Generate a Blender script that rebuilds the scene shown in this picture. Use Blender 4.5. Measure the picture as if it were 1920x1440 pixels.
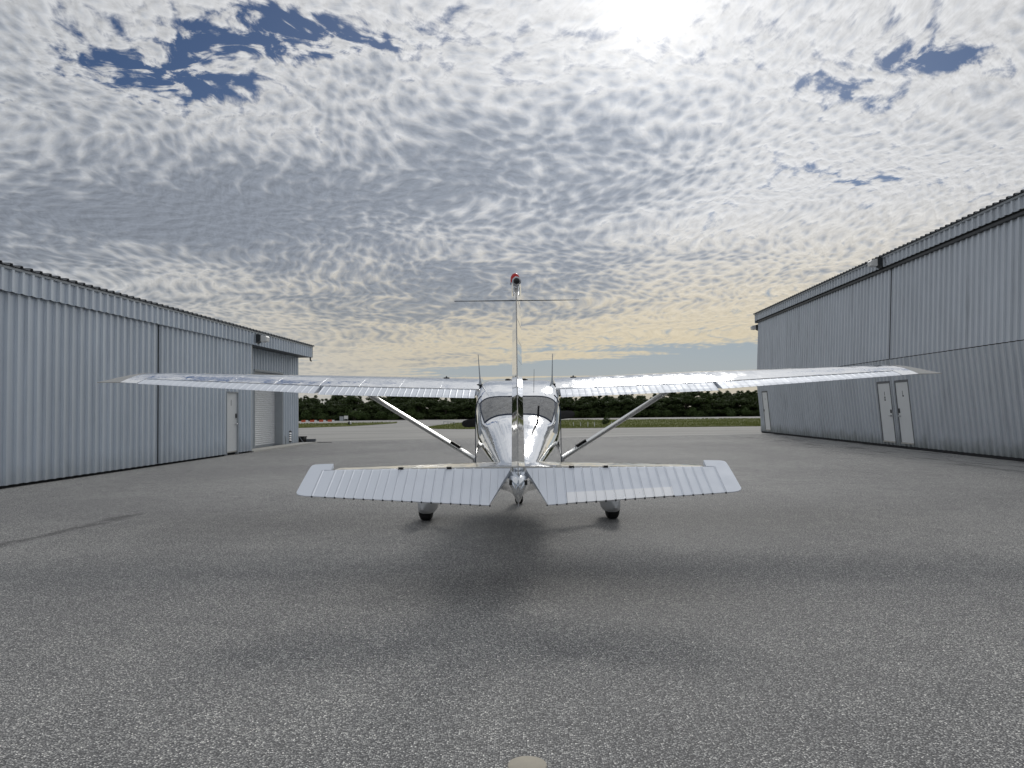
import bpy, bmesh, math, random
from mathutils import Vector, Matrix, noise as mnoise
R = math.radians
scene = bpy.context.scene
col = scene.collection
for o in list(bpy.data.objects):
    bpy.data.objects.remove(o)

# ------------------------------------------------------------------ camera
cam_data = bpy.data.cameras.new('camera')
cam = bpy.data.objects.new('camera', cam_data)
col.objects.link(cam)
cam_data.sensor_width = 36.0
cam_data.lens = 36.0 * 1443 / 1920
cam_data.clip_start = 0.05
cam_data.clip_end = 6000
cam.matrix_world = Matrix.Translation((0, 0, 1.5)) @ Matrix.Rotation(R(91.86), 4, 'X') @ Matrix.Rotation(R(-0.6), 4, 'Z')
scene.camera = cam

# ------------------------------------------------------------------ light
SUN_EL, SUN_AZ = R(28.2), R(10.7)          # azimuth from +Y towards +X
SUN_DIR = Vector((math.sin(SUN_AZ) * math.cos(SUN_EL), math.cos(SUN_AZ) * math.cos(SUN_EL), math.sin(SUN_EL)))
sun_data = bpy.data.lights.new('sun', 'SUN')
sun_data.energy = 0.72
sun_data.angle = R(11.0)                     # veiled by thin cloud
sun_data.color = (1.0, 0.965, 0.91)
sun = bpy.data.objects.new('sun', sun_data)
col.objects.link(sun)
sun.rotation_euler = (-SUN_DIR).to_track_quat('-Z', 'Y').to_euler()

scene.view_settings.view_transform = 'Standard'
scene.view_settings.look = 'None'
scene.view_settings.exposure = 0.0
scene.view_settings.gamma = 1.0
scene.view_settings.use_curve_mapping = False
scene.render.film_transparent = False
scene.cycles.use_denoising = True
scene.cycles.max_bounces = 6
scene.cycles.sample_clamp_indirect = 6.0


class NT:
    """thin expression layer over a node tree"""
    def __init__(self, tree):
        self.t = tree
        self.n = tree.nodes
        self.l = tree.links

    def node(self, typ, **kw):
        nd = self.n.new(typ)
        for k, v in kw.items():
            setattr(nd, k, v)
        return nd

    def put(self, sock, v):
        if isinstance(v, E):
            v = v.s
        if hasattr(v, 'is_output'):
            self.l.new(v, sock)
        else:
            if isinstance(v, (tuple, list)) and hasattr(sock.default_value, '__len__') and len(sock.default_value) == 4 and len(v) == 3:
                v = tuple(v) + (1.0,)
            sock.default_value = v

    def math(self, op, a, b=0.0, c=0.0, clamp=False):
        nd = self.node('ShaderNodeMath', operation=op, use_clamp=clamp)
        self.put(nd.inputs[0], a)
        self.put(nd.inputs[1], b)
        self.put(nd.inputs[2], c)
        return E(self, nd.outputs[0])

    def vmath(self, op, a, b=(0, 0, 0), scale=None):
        nd = self.node('ShaderNodeVectorMath', operation=op)
        self.put(nd.inputs[0], a)
        self.put(nd.inputs[1], b)
        if scale is not None:
            self.put(nd.inputs['Scale'], scale)
        return E(self, nd.outputs['Value'] if op in ('DOT_PRODUCT', 'LENGTH', 'DISTANCE') else nd.outputs[0])

    def xyz(self, x=0.0, y=0.0, z=0.0):
        nd = self.node('ShaderNodeCombineXYZ')
        for i, v in enumerate((x, y, z)):
            self.put(nd.inputs[i], v)
        return E(self, nd.outputs[0])

    def sep(self, v):
        nd = self.node('ShaderNodeSeparateXYZ')
        self.put(nd.inputs[0], v)
        return [E(self, o) for o in nd.outputs]

    def noise(self, v, scale=1.0, detail=2.0, rough=0.5, dist=0.0, color=False, dim='3D'):
        nd = self.node('ShaderNodeTexNoise', noise_dimensions=dim)
        self.put(nd.inputs['Vector'], v)
        self.put(nd.inputs['Scale'], scale)
        self.put(nd.inputs['Detail'], detail)
        self.put(nd.inputs['Roughness'], rough)
        self.put(nd.inputs['Distortion'], dist)
        return E(self, nd.outputs['Color'] if color else nd.outputs[0])

    def voronoi(self, v, scale=1.0, feature='F1', smooth=0.5, rand=1.0, out='Distance', dim='3D'):
        nd = self.node('ShaderNodeTexVoronoi', feature=feature, voronoi_dimensions=dim)
        self.put(nd.inputs['Vector'], v)
        self.put(nd.inputs['Scale'], scale)
        if 'Smoothness' in nd.inputs and feature == 'SMOOTH_F1':
            self.put(nd.inputs['Smoothness'], smooth)
        self.put(nd.inputs['Randomness'], rand)
        return E(self, nd.outputs[out])

    def smooth(self, x, a, b, lo=0.0, hi=1.0):
        nd = self.node('ShaderNodeMapRange', interpolation_type='SMOOTHSTEP')
        self.put(nd.inputs[0], x)
        self.put(nd.inputs[1], a)
        self.put(nd.inputs[2], b)
        self.put(nd.inputs[3], lo)
        self.put(nd.inputs[4], hi)
        return E(self, nd.outputs[0])

    def lin(self, x, a, b, lo=0.0, hi=1.0):
        nd = self.node('ShaderNodeMapRange', clamp=True)
        for i, v in enumerate((x, a, b, lo, hi)):
            self.put(nd.inputs[i], v)
        return E(self, nd.outputs[0])

    def mix(self, f, a, b, blend='MIX'):
        nd = self.node('ShaderNodeMix', data_type='RGBA', blend_type=blend, clamp_factor=True)
        self.put(nd.inputs[0], f)
        self.put(nd.inputs[6], a)
        self.put(nd.inputs[7], b)
        return E(self, nd.outputs[2])

    def ramp(self, f, stops, interp='LINEAR'):
        nd = self.node('ShaderNodeValToRGB')
        nd.color_ramp.interpolation = interp
        els = nd.color_ramp.elements
        while len(els) < len(stops):
            els.new(0.5)
        for e, (p, c) in zip(els, stops):
            e.position = p
            e.color = tuple(c) + (1.0,) if len(c) == 3 else c
        self.put(nd.inputs[0], f)
        return E(self, nd.outputs[0])


class E:
    def __init__(self, nt, s):
        self.nt, self.s = nt, s

    def __add__(self, o): return self.nt.math('ADD', self, o)
    __radd__ = __add__
    def __mul__(self, o): return self.nt.math('MULTIPLY', self, o)
    __rmul__ = __mul__
    def __sub__(self, o): return self.nt.math('SUBTRACT', self, o)
    def __rsub__(self, o): return self.nt.math('SUBTRACT', o, self)
    def __truediv__(self, o): return self.nt.math('DIVIDE', self, o)
    def __rtruediv__(self, o): return self.nt.math('DIVIDE', o, self)
    def __pow__(self, o): return self.nt.math('POWER', self, o)


# ------------------------------------------------------------------ sky
def build_world():
    w = bpy.data.worlds.new('World')
    scene.world = w
    w.use_nodes = True
    w.cycles.sampling_method = 'MANUAL'
    w.cycles.sample_map_resolution = 512
    t = w.node_tree
    t.nodes.clear()
    nt = NT(t)
    out = nt.node('ShaderNodeOutputWorld')
    bg = nt.node('ShaderNodeBackground')
    t.links.new(bg.outputs[0], out.inputs[0])
    sky = nt.node('ShaderNodeTexSky', sky_type='NISHITA')
    sky.sun_disc = False
    sky.sun_elevation = SUN_EL
    sky.sun_rotation = SUN_AZ
    sky.air_density = 1.0
    sky.dust_density = 0.6
    sky.ozone_density = 1.6
    STR = 0.1
    bg.inputs['Strength'].default_value = STR
    d = E(nt, nt.node('ShaderNodeTexCoord').outputs['Generated'])
    x, y, z = nt.sep(d)
    zc = nt.math('MAXIMUM', z, 0.0)
    inv = 1.0 / (zc + 0.025)
    u, v = x * inv, y * inv                       # a level cloud sheet, one unit high

    def pl(px, py):                                # (x, y, z) direction -> sheet position
        return px, py
    P = nt.xyz(u, v, 0.0)
    # large slow warp
    w1 = nt.noise(P, 0.55, 2.0, 0.5, color=True, dim='2D')
    w1 = nt.vmath('SUBTRACT', w1, (0.5, 0.5, 0.5))
    P1 = nt.vmath('ADD', P, nt.vmath('SCALE', w1, scale=0.55))
    w2 = nt.noise(P1, 7.0, 1.0, 0.5, color=True, dim='2D')
    w2 = nt.vmath('SUBTRACT', w2, (0.5, 0.5, 0.5))
    P2 = nt.vmath('ADD', P1, nt.vmath('SCALE', w2, scale=0.06))

    def rot(vec, ang, sx, sy):
        m = nt.node('ShaderNodeMapping', vector_type='POINT')
        nt.put(m.inputs['Vector'], vec)
        m.inputs['Rotation'].default_value = (0, 0, ang)
        m.inputs['Scale'].default_value = (sx, sy, 1)
        return E(nt, m.outputs[0])

    def gauss(cu, cv, ru, rv, ang, vec=None):
        q = rot(nt.vmath('SUBTRACT', vec or P1, (cu, cv, 0)), 0, 1, 1)
        m = nt.node('ShaderNodeMapping', vector_type='POINT')
        nt.put(m.inputs['Vector'], q)
        m.inputs['Rotation'].default_value = (0, 0, ang)
        q2 = nt.vmath('MULTIPLY', E(nt, m.outputs[0]), (1 / ru, 1 / rv, 0))
        ln = nt.vmath('DOT_PRODUCT', q2, q2)
        return nt.math('EXPONENT', ln * -1.0)

    # broad structure
    A = nt.noise(P, 0.42, 3.0, 0.55, dim='2D')
    B = nt.noise(P1, 1.7, 3.0, 0.55, dim='2D')

    # altocumulus cells, stretched across the wind in ripples
    def cells(vec):
        q = rot(vec, R(-20), 1.12, 0.90)
        vor = nt.voronoi(q, 30.0, 'SMOOTH_F1', 0.55, 0.95, dim='2D')
        fine = nt.noise(q, 52.0, 5.0, 0.58, 0.15, dim='2D')
        return (1.0 - vor * 1.25) * 0.50 + fine * 0.62
    # cells look smaller and flatter with distance, as a real sheet of some depth does
    P3 = nt.vmath('SCALE', P1, scale=1.0 / (1.0 + 0.25 * inv))
    w3 = nt.vmath('SUBTRACT', nt.noise(P3, 13.0, 2.0, 0.5, color=True, dim='2D'), (0.5, 0.5, 0.5))
    P3 = nt.vmath('ADD', P3, nt.vmath('SCALE', w3, scale=0.022))
    C = cells(P3)
    off = nt.vmath('ADD', P3, (0.001, 0.0055, 0.0))
    Cs = cells(off)
    relief = C - Cs                                # lit from the sun's side

    # gaps of open sky and thicker banks
    gap = (gauss(-0.60, 1.92, 0.46, 0.14, R(8)) * 1.0 + gauss(-0.97, 2.15, 0.26, 0.2, R(-20)) * 0.7
           + gauss(1.16, 2.1, 0.20, 0.10, R(-10)) * 0.85 + gauss(0.93, 2.28, 0.22, 0.07, R(-30)) * 0.5
           + gauss(1.28, 3.15, 0.33, 0.13, R(-20)) * 0.42 + gauss(1.9, 1.2, 0.4, 0.3, 0) * 0.4)
    bank = (gauss(-1.6, 3.45, 1.1, 0.62, R(12)) * 0.85 + gauss(0.32, 2.85, 0.40, 0.55, 0) * 0.36
            + gauss(-0.5, 5.2, 2.8, 2.2, R(0)) * 0.36 + gauss(-0.1, 2.6, 0.6, 0.35, R(20)) * 0.05
            + gauss(1.2, 5.2, 1.2, 1.8, 0) * 0.16)
    wisp = nt.noise(P2, 6.5, 5.0, 0.62, 0.5, dim='2D')
    gap = gap * nt.lin(wisp, 0.30, 0.68, 1.2, 0.12)
    tone = bank * 0.10 - nt.smooth(u, 0.2, 1.5) * 0.22 - nt.smooth(z, 0.33, 0.46) * 0.10
    farfade = nt.smooth(z, 0.03, 0.16)             # cells merge towards the horizon
    thick = 0.50 + (A - 0.5) * 0.55 + (B - 0.5) * 0.55 + (C - 0.5) * (0.36 + farfade * 0.62) + bank * 0.72 - gap * 1.15 + (wisp - 0.5) * 0.34 \
        + nt.smooth(x * 0.75 + y * 0.0 + z, 0.1, 0.75) * 0.02
    # the open strip low over the horizon
    lowgap = nt.smooth(z, 0.018, 0.045) * nt.smooth(z, 0.095, 0.06)
    streak = nt.noise(nt.xyz(u * 0.10, v * 0.34, 3.7), 1.0, 4.0, 0.55, 0.6, dim='2D')
    thick = thick - lowgap * nt.smooth(streak + x * 0.9, 0.42, 0.66) * 0.85
    alpha = nt.smooth(thick, 0.0, 0.48)
    dense = nt.smooth(thick + tone, 0.38, 1.08)

    # light in the cloud: forward scattering round the sun
    cs = nt.vmath('DOT_PRODUCT', d, tuple(SUN_DIR))
    ang = nt.math('ARCCOSINE', nt.math('MINIMUM', cs, 0.99999))
    g1 = nt.math('EXPONENT', (ang * ang) * -130.0)   # tight
    g2 = nt.math('EXPONENT', ang * -2.3)
    g0 = nt.math('EXPONENT', (ang * ang) * -750.0)  # the veiled disc itself
    lit = 0.505 + g2 * 0.44 + relief * 0.60 * farfade
    bright = nt.mix(nt.smooth(z, 0.26, 0.06), (0.97, 0.98, 1.0), (1.0, 0.88, 0.65))
    bright = nt.mix(nt.smooth(ang, 0.42, 0.85), bright, (0.93, 0.96, 1.0))
    darkc = nt.mix(nt.smooth(z, 0.22, 0.05), (0.71, 0.79, 0.93), (0.74, 0.80, 0.86))
    shade = nt.mix(dense, bright, darkc)
    level = lit * nt.math('SUBTRACT', 1.0, dense * (0.44 - g1 * 0.3))
    level = nt.math('MAXIMUM', level, 0.12)
    cloud = nt.vmath('SCALE', shade, scale=level * (1.0 / STR))
    skyc = nt.vmath('MULTIPLY', E(nt, sky.outputs[0]), (0.21, 0.262, 0.355))
    # milky air low down and veil near the sun
    airc = nt.vmath('SCALE', (0.62, 0.70, 0.76), scale=0.62 / STR)
    skyc = nt.mix(nt.smooth(z, 0.22, 0.02) * 0.82, skyc, airc)
    c = nt.mix(alpha, skyc, cloud)
    glow = nt.vmath('SCALE', (1.0, 0.95, 0.86), scale=(g1 * 0.16 + g0 * 1.2) * (1.0 / STR))
    c = nt.vmath('ADD', c, glow)
    haze = nt.vmath('SCALE', (0.80, 0.79, 0.74), scale=0.56 / STR)
    c = nt.mix(nt.smooth(z, 0.075, -0.01) * 0.55, c, haze)
    nt.put(bg.inputs['Color'], c)


build_world()


# ------------------------------------------------------------------ object helpers
class MB:
    """collects faces for ONE mesh object"""
    def __init__(self):
        self.v, self.f = [], []

    def add(self, vs, fs):
        b = len(self.v)
        self.v += [tuple(p) for p in vs]
        self.f += [tuple(i + b for i in q) for q in fs]
        return self

    def box(self, x0, x1, y0, y1, z0, z1):
        vs = [(x, y, z) for x in (x0, x1) for y in (y0, y1) for z in (z0, z1)]
        return self.add(vs, [(0, 1, 3, 2), (4, 6, 7, 5), (0, 4, 5, 1), (2, 3, 7, 6), (0, 2, 6, 4), (1, 5, 7, 3)])

    def cbox(self, c, s):
        return self.box(c[0] - s[0] / 2, c[0] + s[0] / 2, c[1] - s[1] / 2, c[1] + s[1] / 2, c[2] - s[2] / 2, c[2] + s[2] / 2)

    def loft(self, rings, closed=True, caps=True):
        n = len(rings[0])
        vs = [p for r in rings for p in r]
        fs = []
        for i in range(len(rings) - 1):
            for j in range(n if closed else n - 1):
                k = (j + 1) % n
                fs.append((i * n + j, i * n + k, (i + 1) * n + k, (i + 1) * n + j))
        if caps and closed:
            fs.append(tuple(range(n))[::-1])
            fs.append(tuple((len(rings) - 1) * n + j for j in range(n)))
        return self.add(vs, fs)

    def tube(self, pts, rad, n=8, flat=1.0):
        pts = [Vector(p) for p in pts]
        if not isinstance(rad, (list, tuple)):
            rad = [rad] * len(pts)
        rings = []
        for i, p in enumerate(pts):
            t = (pts[min(i + 1, len(pts) - 1)] - pts[max(i - 1, 0)]).normalized()
            a = Vector((0, 1, 0)) if abs(t.y) < 0.9 else Vector((1, 0, 0))
            e1 = t.cross(a).normalized()
            e2 = t.cross(e1).normalized()
            rings.append([p + e1 * math.cos(2 * math.pi * k / n) * rad[i] + e2 * math.sin(2 * math.pi * k / n) * rad[i] * flat for k in range(n)])
        return self.loft(rings)

    def lathe(self, prof, c=(0, 0, 0), n=20, axis='Z'):
        rings = []
        for r, h in prof:
            ring = []
            for k in range(n):
                a = 2 * math.pi * k / n
                p = (r * math.cos(a), r * math.sin(a), h)
                if axis == 'X':
                    p = (h, r * math.cos(a), r * math.sin(a))
                elif axis == 'Y':
                    p = (r * math.cos(a), h, r * math.sin(a))
                ring.append((p[0] + c[0], p[1] + c[1], p[2] + c[2]))
            rings.append(ring)
        return self.loft(rings)

    def mesh(self, name, smooth=False, angle=None):
        me = bpy.data.meshes.new(name)
        me.from_pydata(self.v, [], self.f)
        bm = bmesh.new()
        bm.from_mesh(me)
        bmesh.ops.recalc_face_normals(bm, faces=bm.faces)
        if smooth:
            for f in bm.faces:
                f.smooth = True
            lim = R(angle if angle is not None else 40)
            for e in bm.edges:
                if len(e.link_faces) == 2 and e.calc_face_angle(0) > lim:
                    e.smooth = False
        bm.to_mesh(me)
        bm.free()
        me.update()
        return me

    def build(self, name, mat, parent=None, smooth=False, angle=None):
        return obj(name, self.mesh(name, smooth, angle), mat, parent)


def obj(name, me, mat=None, parent=None):
    if mat is not None and not len(me.materials):
        me.materials.append(mat)
    o = bpy.data.objects.new(name, me)
    col.objects.link(o)
    if parent is not None:
        o.parent = parent
    return o


def tag(o, label=None, cat=None, group=None, kind=None):
    if label:
        o['label'] = label
    if cat:
        o['category'] = cat
    if group:
        o['group'] = group
    if kind:
        o['kind'] = kind
    return o


def empty(name, loc=(0, 0, 0), rz=0.0, label=None, cat=None, group=None):
    o = bpy.data.objects.new(name, None)
    o.empty_display_size = 0.2
    col.objects.link(o)
    o.location = loc
    o.rotation_euler = (0, 0, rz)
    return tag(o, label, cat, group)


def sheet(name, pts, z, mat, kind='structure', skirt=0.0):
    """a flat polygon sheet (triangulated), optionally with a skirt down"""
    bm = bmesh.new()
    vs = [bm.verts.new((x, y, z)) for x, y in pts]
    f = bm.faces.new(vs)
    if f.normal.z < 0:
        f.normal_flip()
    if skirt:
        lo = [bm.verts.new((x, y, z - skirt)) for x, y in pts]
        n = len(vs)
        for i in range(n):
            bm.faces.new((vs[i], vs[(i + 1) % n], lo[(i + 1) % n], lo[i]))
    bmesh.ops.triangulate(bm, faces=[f])
    me = bpy.data.meshes.new(name)
    bm.to_mesh(me)
    bm.free()
    return tag(obj(name, me, mat), kind=kind)


# ------------------------------------------------------------------ materials
def material(name):
    m = bpy.data.materials.new(name)
    m.use_nodes = True
    nt = NT(m.node_tree)
    b = m.node_tree.nodes['Principled BSDF']
    return m, nt, b


def bump(nt, b, h, strength=0.3, dist=0.01):
    nd = nt.node('ShaderNodeBump')
    nd.inputs['Strength'].default_value = strength
    nd.inputs['Distance'].default_value = dist
    nt.put(nd.inputs['Height'], h)
    nt.l.new(nd.outputs[0], b.inputs['Normal'])


def pos(nt, which='Object'):
    if which == 'World':
        return E(nt, nt.node('ShaderNodeNewGeometry').outputs['Position'])
    return E(nt, nt.node('ShaderNodeTexCoord').outputs[which])


def simple(name, color, rough=0.5, metal=0.0, var=0.12, scale=6.0, spec=0.5):
    m, nt, b = material(name)
    p = pos(nt)
    n = nt.noise(p, scale, 4.0, 0.6)
    c = nt.mix(n, tuple(x * (1 - var) for x in color), tuple(min(1, x * (1 + var)) for x in color))
    nt.put(b.inputs['Base Color'], c)
    nt.put(b.inputs['Roughness'], nt.lin(n, 0.3, 0.7, rough * 0.88, min(1, rough * 1.12)))
    b.inputs['Metallic'].default_value = metal
    b.inputs['Specular IOR Level'].default_value = spec
    return m


M = {}
M['fairing_paint'] = simple('fairing_paint', (0.52, 0.53, 0.54), 0.35, var=0.08)
M['white_paint'] = simple('white_paint', (0.80, 0.81, 0.82), 0.35, var=0.06)
M['door_paint'] = simple('door_paint', (0.74, 0.76, 0.77), 0.5, var=0.07, scale=2.5)
M['black_paint'] = simple('black_paint', (0.012, 0.012, 0.013), 0.5)
M['rubber'] = simple('rubber', (0.018, 0.018, 0.018), 0.8)
M['dark_metal'] = simple('dark_metal', (0.05, 0.055, 0.06), 0.5, 0.3)
M['gap_dark'] = simple('gap_dark', (0.015, 0.016, 0.018), 0.9)
M['grey_trim'] = simple('grey_trim', (0.40, 0.43, 0.46), 0.45, 0.2)
M['steel'] = simple('steel', (0.55, 0.56, 0.58), 0.35, 1.0)
M['gelcoat'] = simple('gelcoat', (0.40, 0.40, 0.385), 0.5)
M['red_lens'] = simple('red_lens', (0.62, 0.012, 0.012), 0.18)
M['orange_plastic'] = simple('orange_plastic', (0.62, 0.10, 0.035), 0.5)
M['white_plastic'] = simple('white_plastic', (0.75, 0.75, 0.74), 0.45)
M['beige_concrete'] = simple('beige_concrete', (0.55, 0.50, 0.41), 0.85, var=0.16, scale=40)
M['pale_concrete'] = simple('pale_concrete', (0.52, 0.51, 0.47), 0.85, var=0.15, scale=8)
M['grey_plastic'] = simple('grey_plastic', (0.10, 0.11, 0.125), 0.55)
M['cloth'] = simple('cloth', (0.36, 0.34, 0.31), 0.9, var=0.1, scale=20)
M['lining'] = simple('lining', (0.42, 0.41, 0.39), 0.85, var=0.08, scale=10)
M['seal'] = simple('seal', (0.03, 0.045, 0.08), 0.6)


def mat_polished(name='polished_aluminium', wave=0.40, rmax=0.17):
    m, nt, b = material(name)
    p = pos(nt)
    can = nt.noise(nt.vmath('MULTIPLY', p, (3.2, 2.4, 2.4)), 1.0, 3.0, 0.55)
    fine = nt.noise(p, 9.0, 3.0, 0.6)
    smear = nt.noise(nt.vmath('MULTIPLY', p, (9, 2.5, 4)), 1.0, 4.0, 0.65)
    b.inputs['Metallic'].default_value = 1.0
    nt.put(b.inputs['Base Color'], nt.mix(smear, (0.84, 0.86, 0.885), (0.93, 0.94, 0.95)))
    nt.put(b.inputs['Roughness'], nt.smooth(smear, 0.35, 0.75, 0.04, rmax))
    bump(nt, b, can * 0.9 + fine * 0.04, wave, 0.03)
    return m


def mat_satin():
    m, nt, b = material('satin_aluminium')
    p = pos(nt)
    n = nt.noise(nt.vmath('MULTIPLY', p, (5, 5, 5)), 1.0, 4.0, 0.6)
    b.inputs['Metallic'].default_value = 1.0
    nt.put(b.inputs['Base Color'], nt.mix(n, (0.80, 0.835, 0.90), (0.90, 0.93, 0.975)))
    nt.put(b.inputs['Roughness'], nt.smooth(n, 0.3, 0.7, 0.55, 0.68))
    bump(nt, b, n, 0.12, 0.01)
    return m


def mat_siding(name, colr, streak=1.0, algae=0.0):
    m, nt, b = material(name)
    p = pos(nt, 'World')
    x, y, z = nt.sep(p)
    oi = E(nt, nt.node('ShaderNodeObjectInfo').outputs['Random'])
    n = nt.noise(p, 0.9, 4.0, 0.6) * 0.7 + oi * 0.3
    st = nt.noise(nt.xyz(x * 5.0, y * 5.0, z * 0.35), 1.0, 5.0, 0.62)
    c = nt.mix(n, tuple(k * 0.90 for k in colr), tuple(k * 1.08 for k in colr))
    c = nt.mix(nt.smooth(st, 0.48, 0.82) * 0.35 * streak, c, tuple(k * 0.55 for k in colr))
    # splash-back dirt and algae low on the sheets
    dn = nt.noise(nt.xyz(x * 2.0, y * 2.0, z * 1.2), 1.0, 5.0, 0.65)
    low = nt.smooth(z - (dn - 0.5) * 0.9, 0.62, -0.05)
    c = nt.mix(low * (0.22 + 0.33 * algae), c, (0.12, 0.125, 0.10) if not algae else (0.085, 0.10, 0.065))
    nt.put(b.inputs['Base Color'], c)
    nt.put(b.inputs['Roughness'], nt.lin(st, 0.3, 0.7, 0.36, 0.50))
    b.inputs['Metallic'].default_value = 0.45
    bump(nt, b, nt.noise(p, 2.2, 2.0, 0.5), 0.10, 0.02)
    return m


def mat_asphalt():
    m, nt, b = material('asphalt')
    p = pos(nt, 'World')
    x, y, z = nt.sep(p)
    q = nt.xyz(x, y, 0.0)
    vor = nt.node('ShaderNodeTexVoronoi', feature='F1', voronoi_dimensions='2D')
    nt.put(vor.inputs['Vector'], q)
    vor.inputs['Scale'].default_value = 108.0
    vd = E(nt, vor.outputs['Distance'])
    vr = nt.sep(E(nt, vor.outputs['Color']))[0]
    stone = nt.smooth(vd, 0.62, 0.30)
    big = nt.noise(q, 0.22, 4.0, 0.6, dim='2D')
    mid = nt.noise(q, 2.6, 5.0, 0.65, dim='2D')
    fine = nt.noise(q, 55.0, 4.0, 0.7, dim='2D')
    tone = nt.ramp(vr, [(0.0, (0.09, 0.09, 0.091)), (0.40, (0.22, 0.219, 0.217)), (0.75, (0.37, 0.366, 0.36)), (0.93, (0.56, 0.555, 0.54)), (1.0, (0.90, 0.88, 0.84))])
    c = nt.mix(stone, (0.08, 0.081, 0.085), tone)
    c = nt.mix(nt.smooth(fine, 0.35, 0.7), nt.mix(0.45, c, (0.09, 0.09, 0.093)), c)
    c = nt.mix(1.0, c, nt.mix(nt.smooth(big * 0.6 + mid * 0.4, 0.35, 0.65), (1.66, 1.645, 1.615), (2.08, 2.055, 1.99)), 'MULTIPLY')
    gr = nt.noise(q, 34.0, 3.0, 0.8, dim='2D')
    c = nt.mix(1.0, c, nt.mix(nt.smooth(gr, 0.36, 0.64), (0.84, 0.84, 0.84), (1.20, 1.20, 1.20)), 'MULTIPLY')
    # an old sealed crack / wet streak in front of the left hangar
    ln = x + 5.72 - (y - 10.0) * 0.12 + (nt.noise(q, 1.4, 3.0, 0.6, dim='2D') - 0.5) * 0.35
    seg = nt.smooth(nt.math('ABSOLUTE', ln), 0.16, 0.03) * nt.smooth(y, 11.7, 11.2) * nt.smooth(y, 6.0, 8.0)
    c = nt.mix(seg * nt.smooth(mid, 0.25, 0.55) * 0.50, c, (0.035, 0.035, 0.037))
    # dark streaks by the right hangar doors
    sm = nt.noise(nt.xyz(x * 2.2, y * 0.5, 0.0), 1.0, 4.0, 0.6, dim='2D')
    c = nt.mix(nt.smooth(sm, 0.52, 0.66) * nt.smooth(x, 9.0, 12.0) * 0.45, c, (0.04, 0.04, 0.042))
    nt.put(b.inputs['Base Color'], c)
    nt.put(b.inputs['Roughness'], nt.lin(vr, 0.0, 1.0, 0.62, 0.82))
    b.inputs['Specular IOR Level'].default_value = 0.2
    bump(nt, b, stone * 0.8 + fine * 0.5, 0.7, 0.0045)
    return m


def mat_taxiway():
    m, nt, b = material('taxiway_concrete')
    p = pos(nt, 'World')
    x, y, z = nt.sep(p)
    n = nt.noise(nt.xyz(x, y, 0.0), 0.18, 5.0, 0.62, dim='2D')
    f = nt.noise(nt.xyz(x, y, 0.0), 20.0, 4.0, 0.65, dim='2D')
    tr = nt.noise(nt.xyz(x * 0.05, y * 0.55 - x * 0.11, 0.0), 1.0, 4.0, 0.6, dim='2D')
    c = nt.mix(n, (0.38, 0.37, 0.345), (0.52, 0.505, 0.475))
    c = nt.mix(nt.smooth(f, 0.35, 0.75) * 0.4, c, (0.25, 0.243, 0.228))
    c = nt.mix(nt.smooth(tr, 0.52, 0.68) * 0.45, c, (0.18, 0.177, 0.168))
    nt.put(b.inputs['Base Color'], c)
    b.inputs['Roughness'].default_value = 0.8
    b.inputs['Specular IOR Level'].default_value = 0.3
    bump(nt, b, f, 0.3, 0.004)
    return m


def mat_grass():
    m, nt, b = material('mown_grass')
    p = pos(nt, 'World')
    x, y, z = nt.sep(p)
    n = nt.noise(nt.xyz(x * 0.12, y * 0.45, 0.0), 1.0, 4.0, 0.6, dim='2D')
    f = nt.noise(nt.xyz(x, y, 0.0), 7.0, 4.0, 0.7, dim='2D')
    c = nt.mix(n, (0.095, 0.12, 0.028), (0.20, 0.21, 0.062))
    c = nt.mix(nt.smooth(f, 0.4, 0.75) * 0.5, c, (0.20, 0.185, 0.08))
    nt.put(b.inputs['Base Color'], c)
    b.inputs['Roughness'].default_value = 0.9
    b.inputs['Specular IOR Level'].default_value = 0.15
    bump(nt, b, f, 0.7, 0.05)
    return m


def mat_leaf(name, lo, hi):
    m, nt, b = material(name)
    oi = E(nt, nt.node('ShaderNodeObjectInfo').outputs['Random'])
    g = E(nt, nt.node('ShaderNodeNewGeometry').outputs['Random Per Island'])
    p = pos(nt)
    n = nt.noise(p, 0.9, 3.0, 0.6)
    c = nt.mix(nt.math('FRACT', g * 0.6 + oi * 0.25 + n * 0.4), lo, hi)
    nt.put(b.inputs['Base Color'], c)
    b.inputs['Roughness'].default_value = 0.6
    b.inputs['Specular IOR Level'].default_value = 0.25
    tr = nt.node('ShaderNodeBsdfTranslucent')
    nt.put(tr.inputs[0], nt.mix(0.5, c, (hi[0] * 1.5, hi[1] * 1.7, hi[2])))
    mx = nt.node('ShaderNodeMixShader')
    mx.inputs[0].default_value = 0.22
    out = [k for k in nt.n if k.type == 'OUTPUT_MATERIAL'][0]
    nt.l.new(b.outputs[0], mx.inputs[1])
    nt.l.new(tr.outputs[0], mx.inputs[2])
    nt.l.new(mx.outputs[0], out.inputs[0])
    return m


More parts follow.
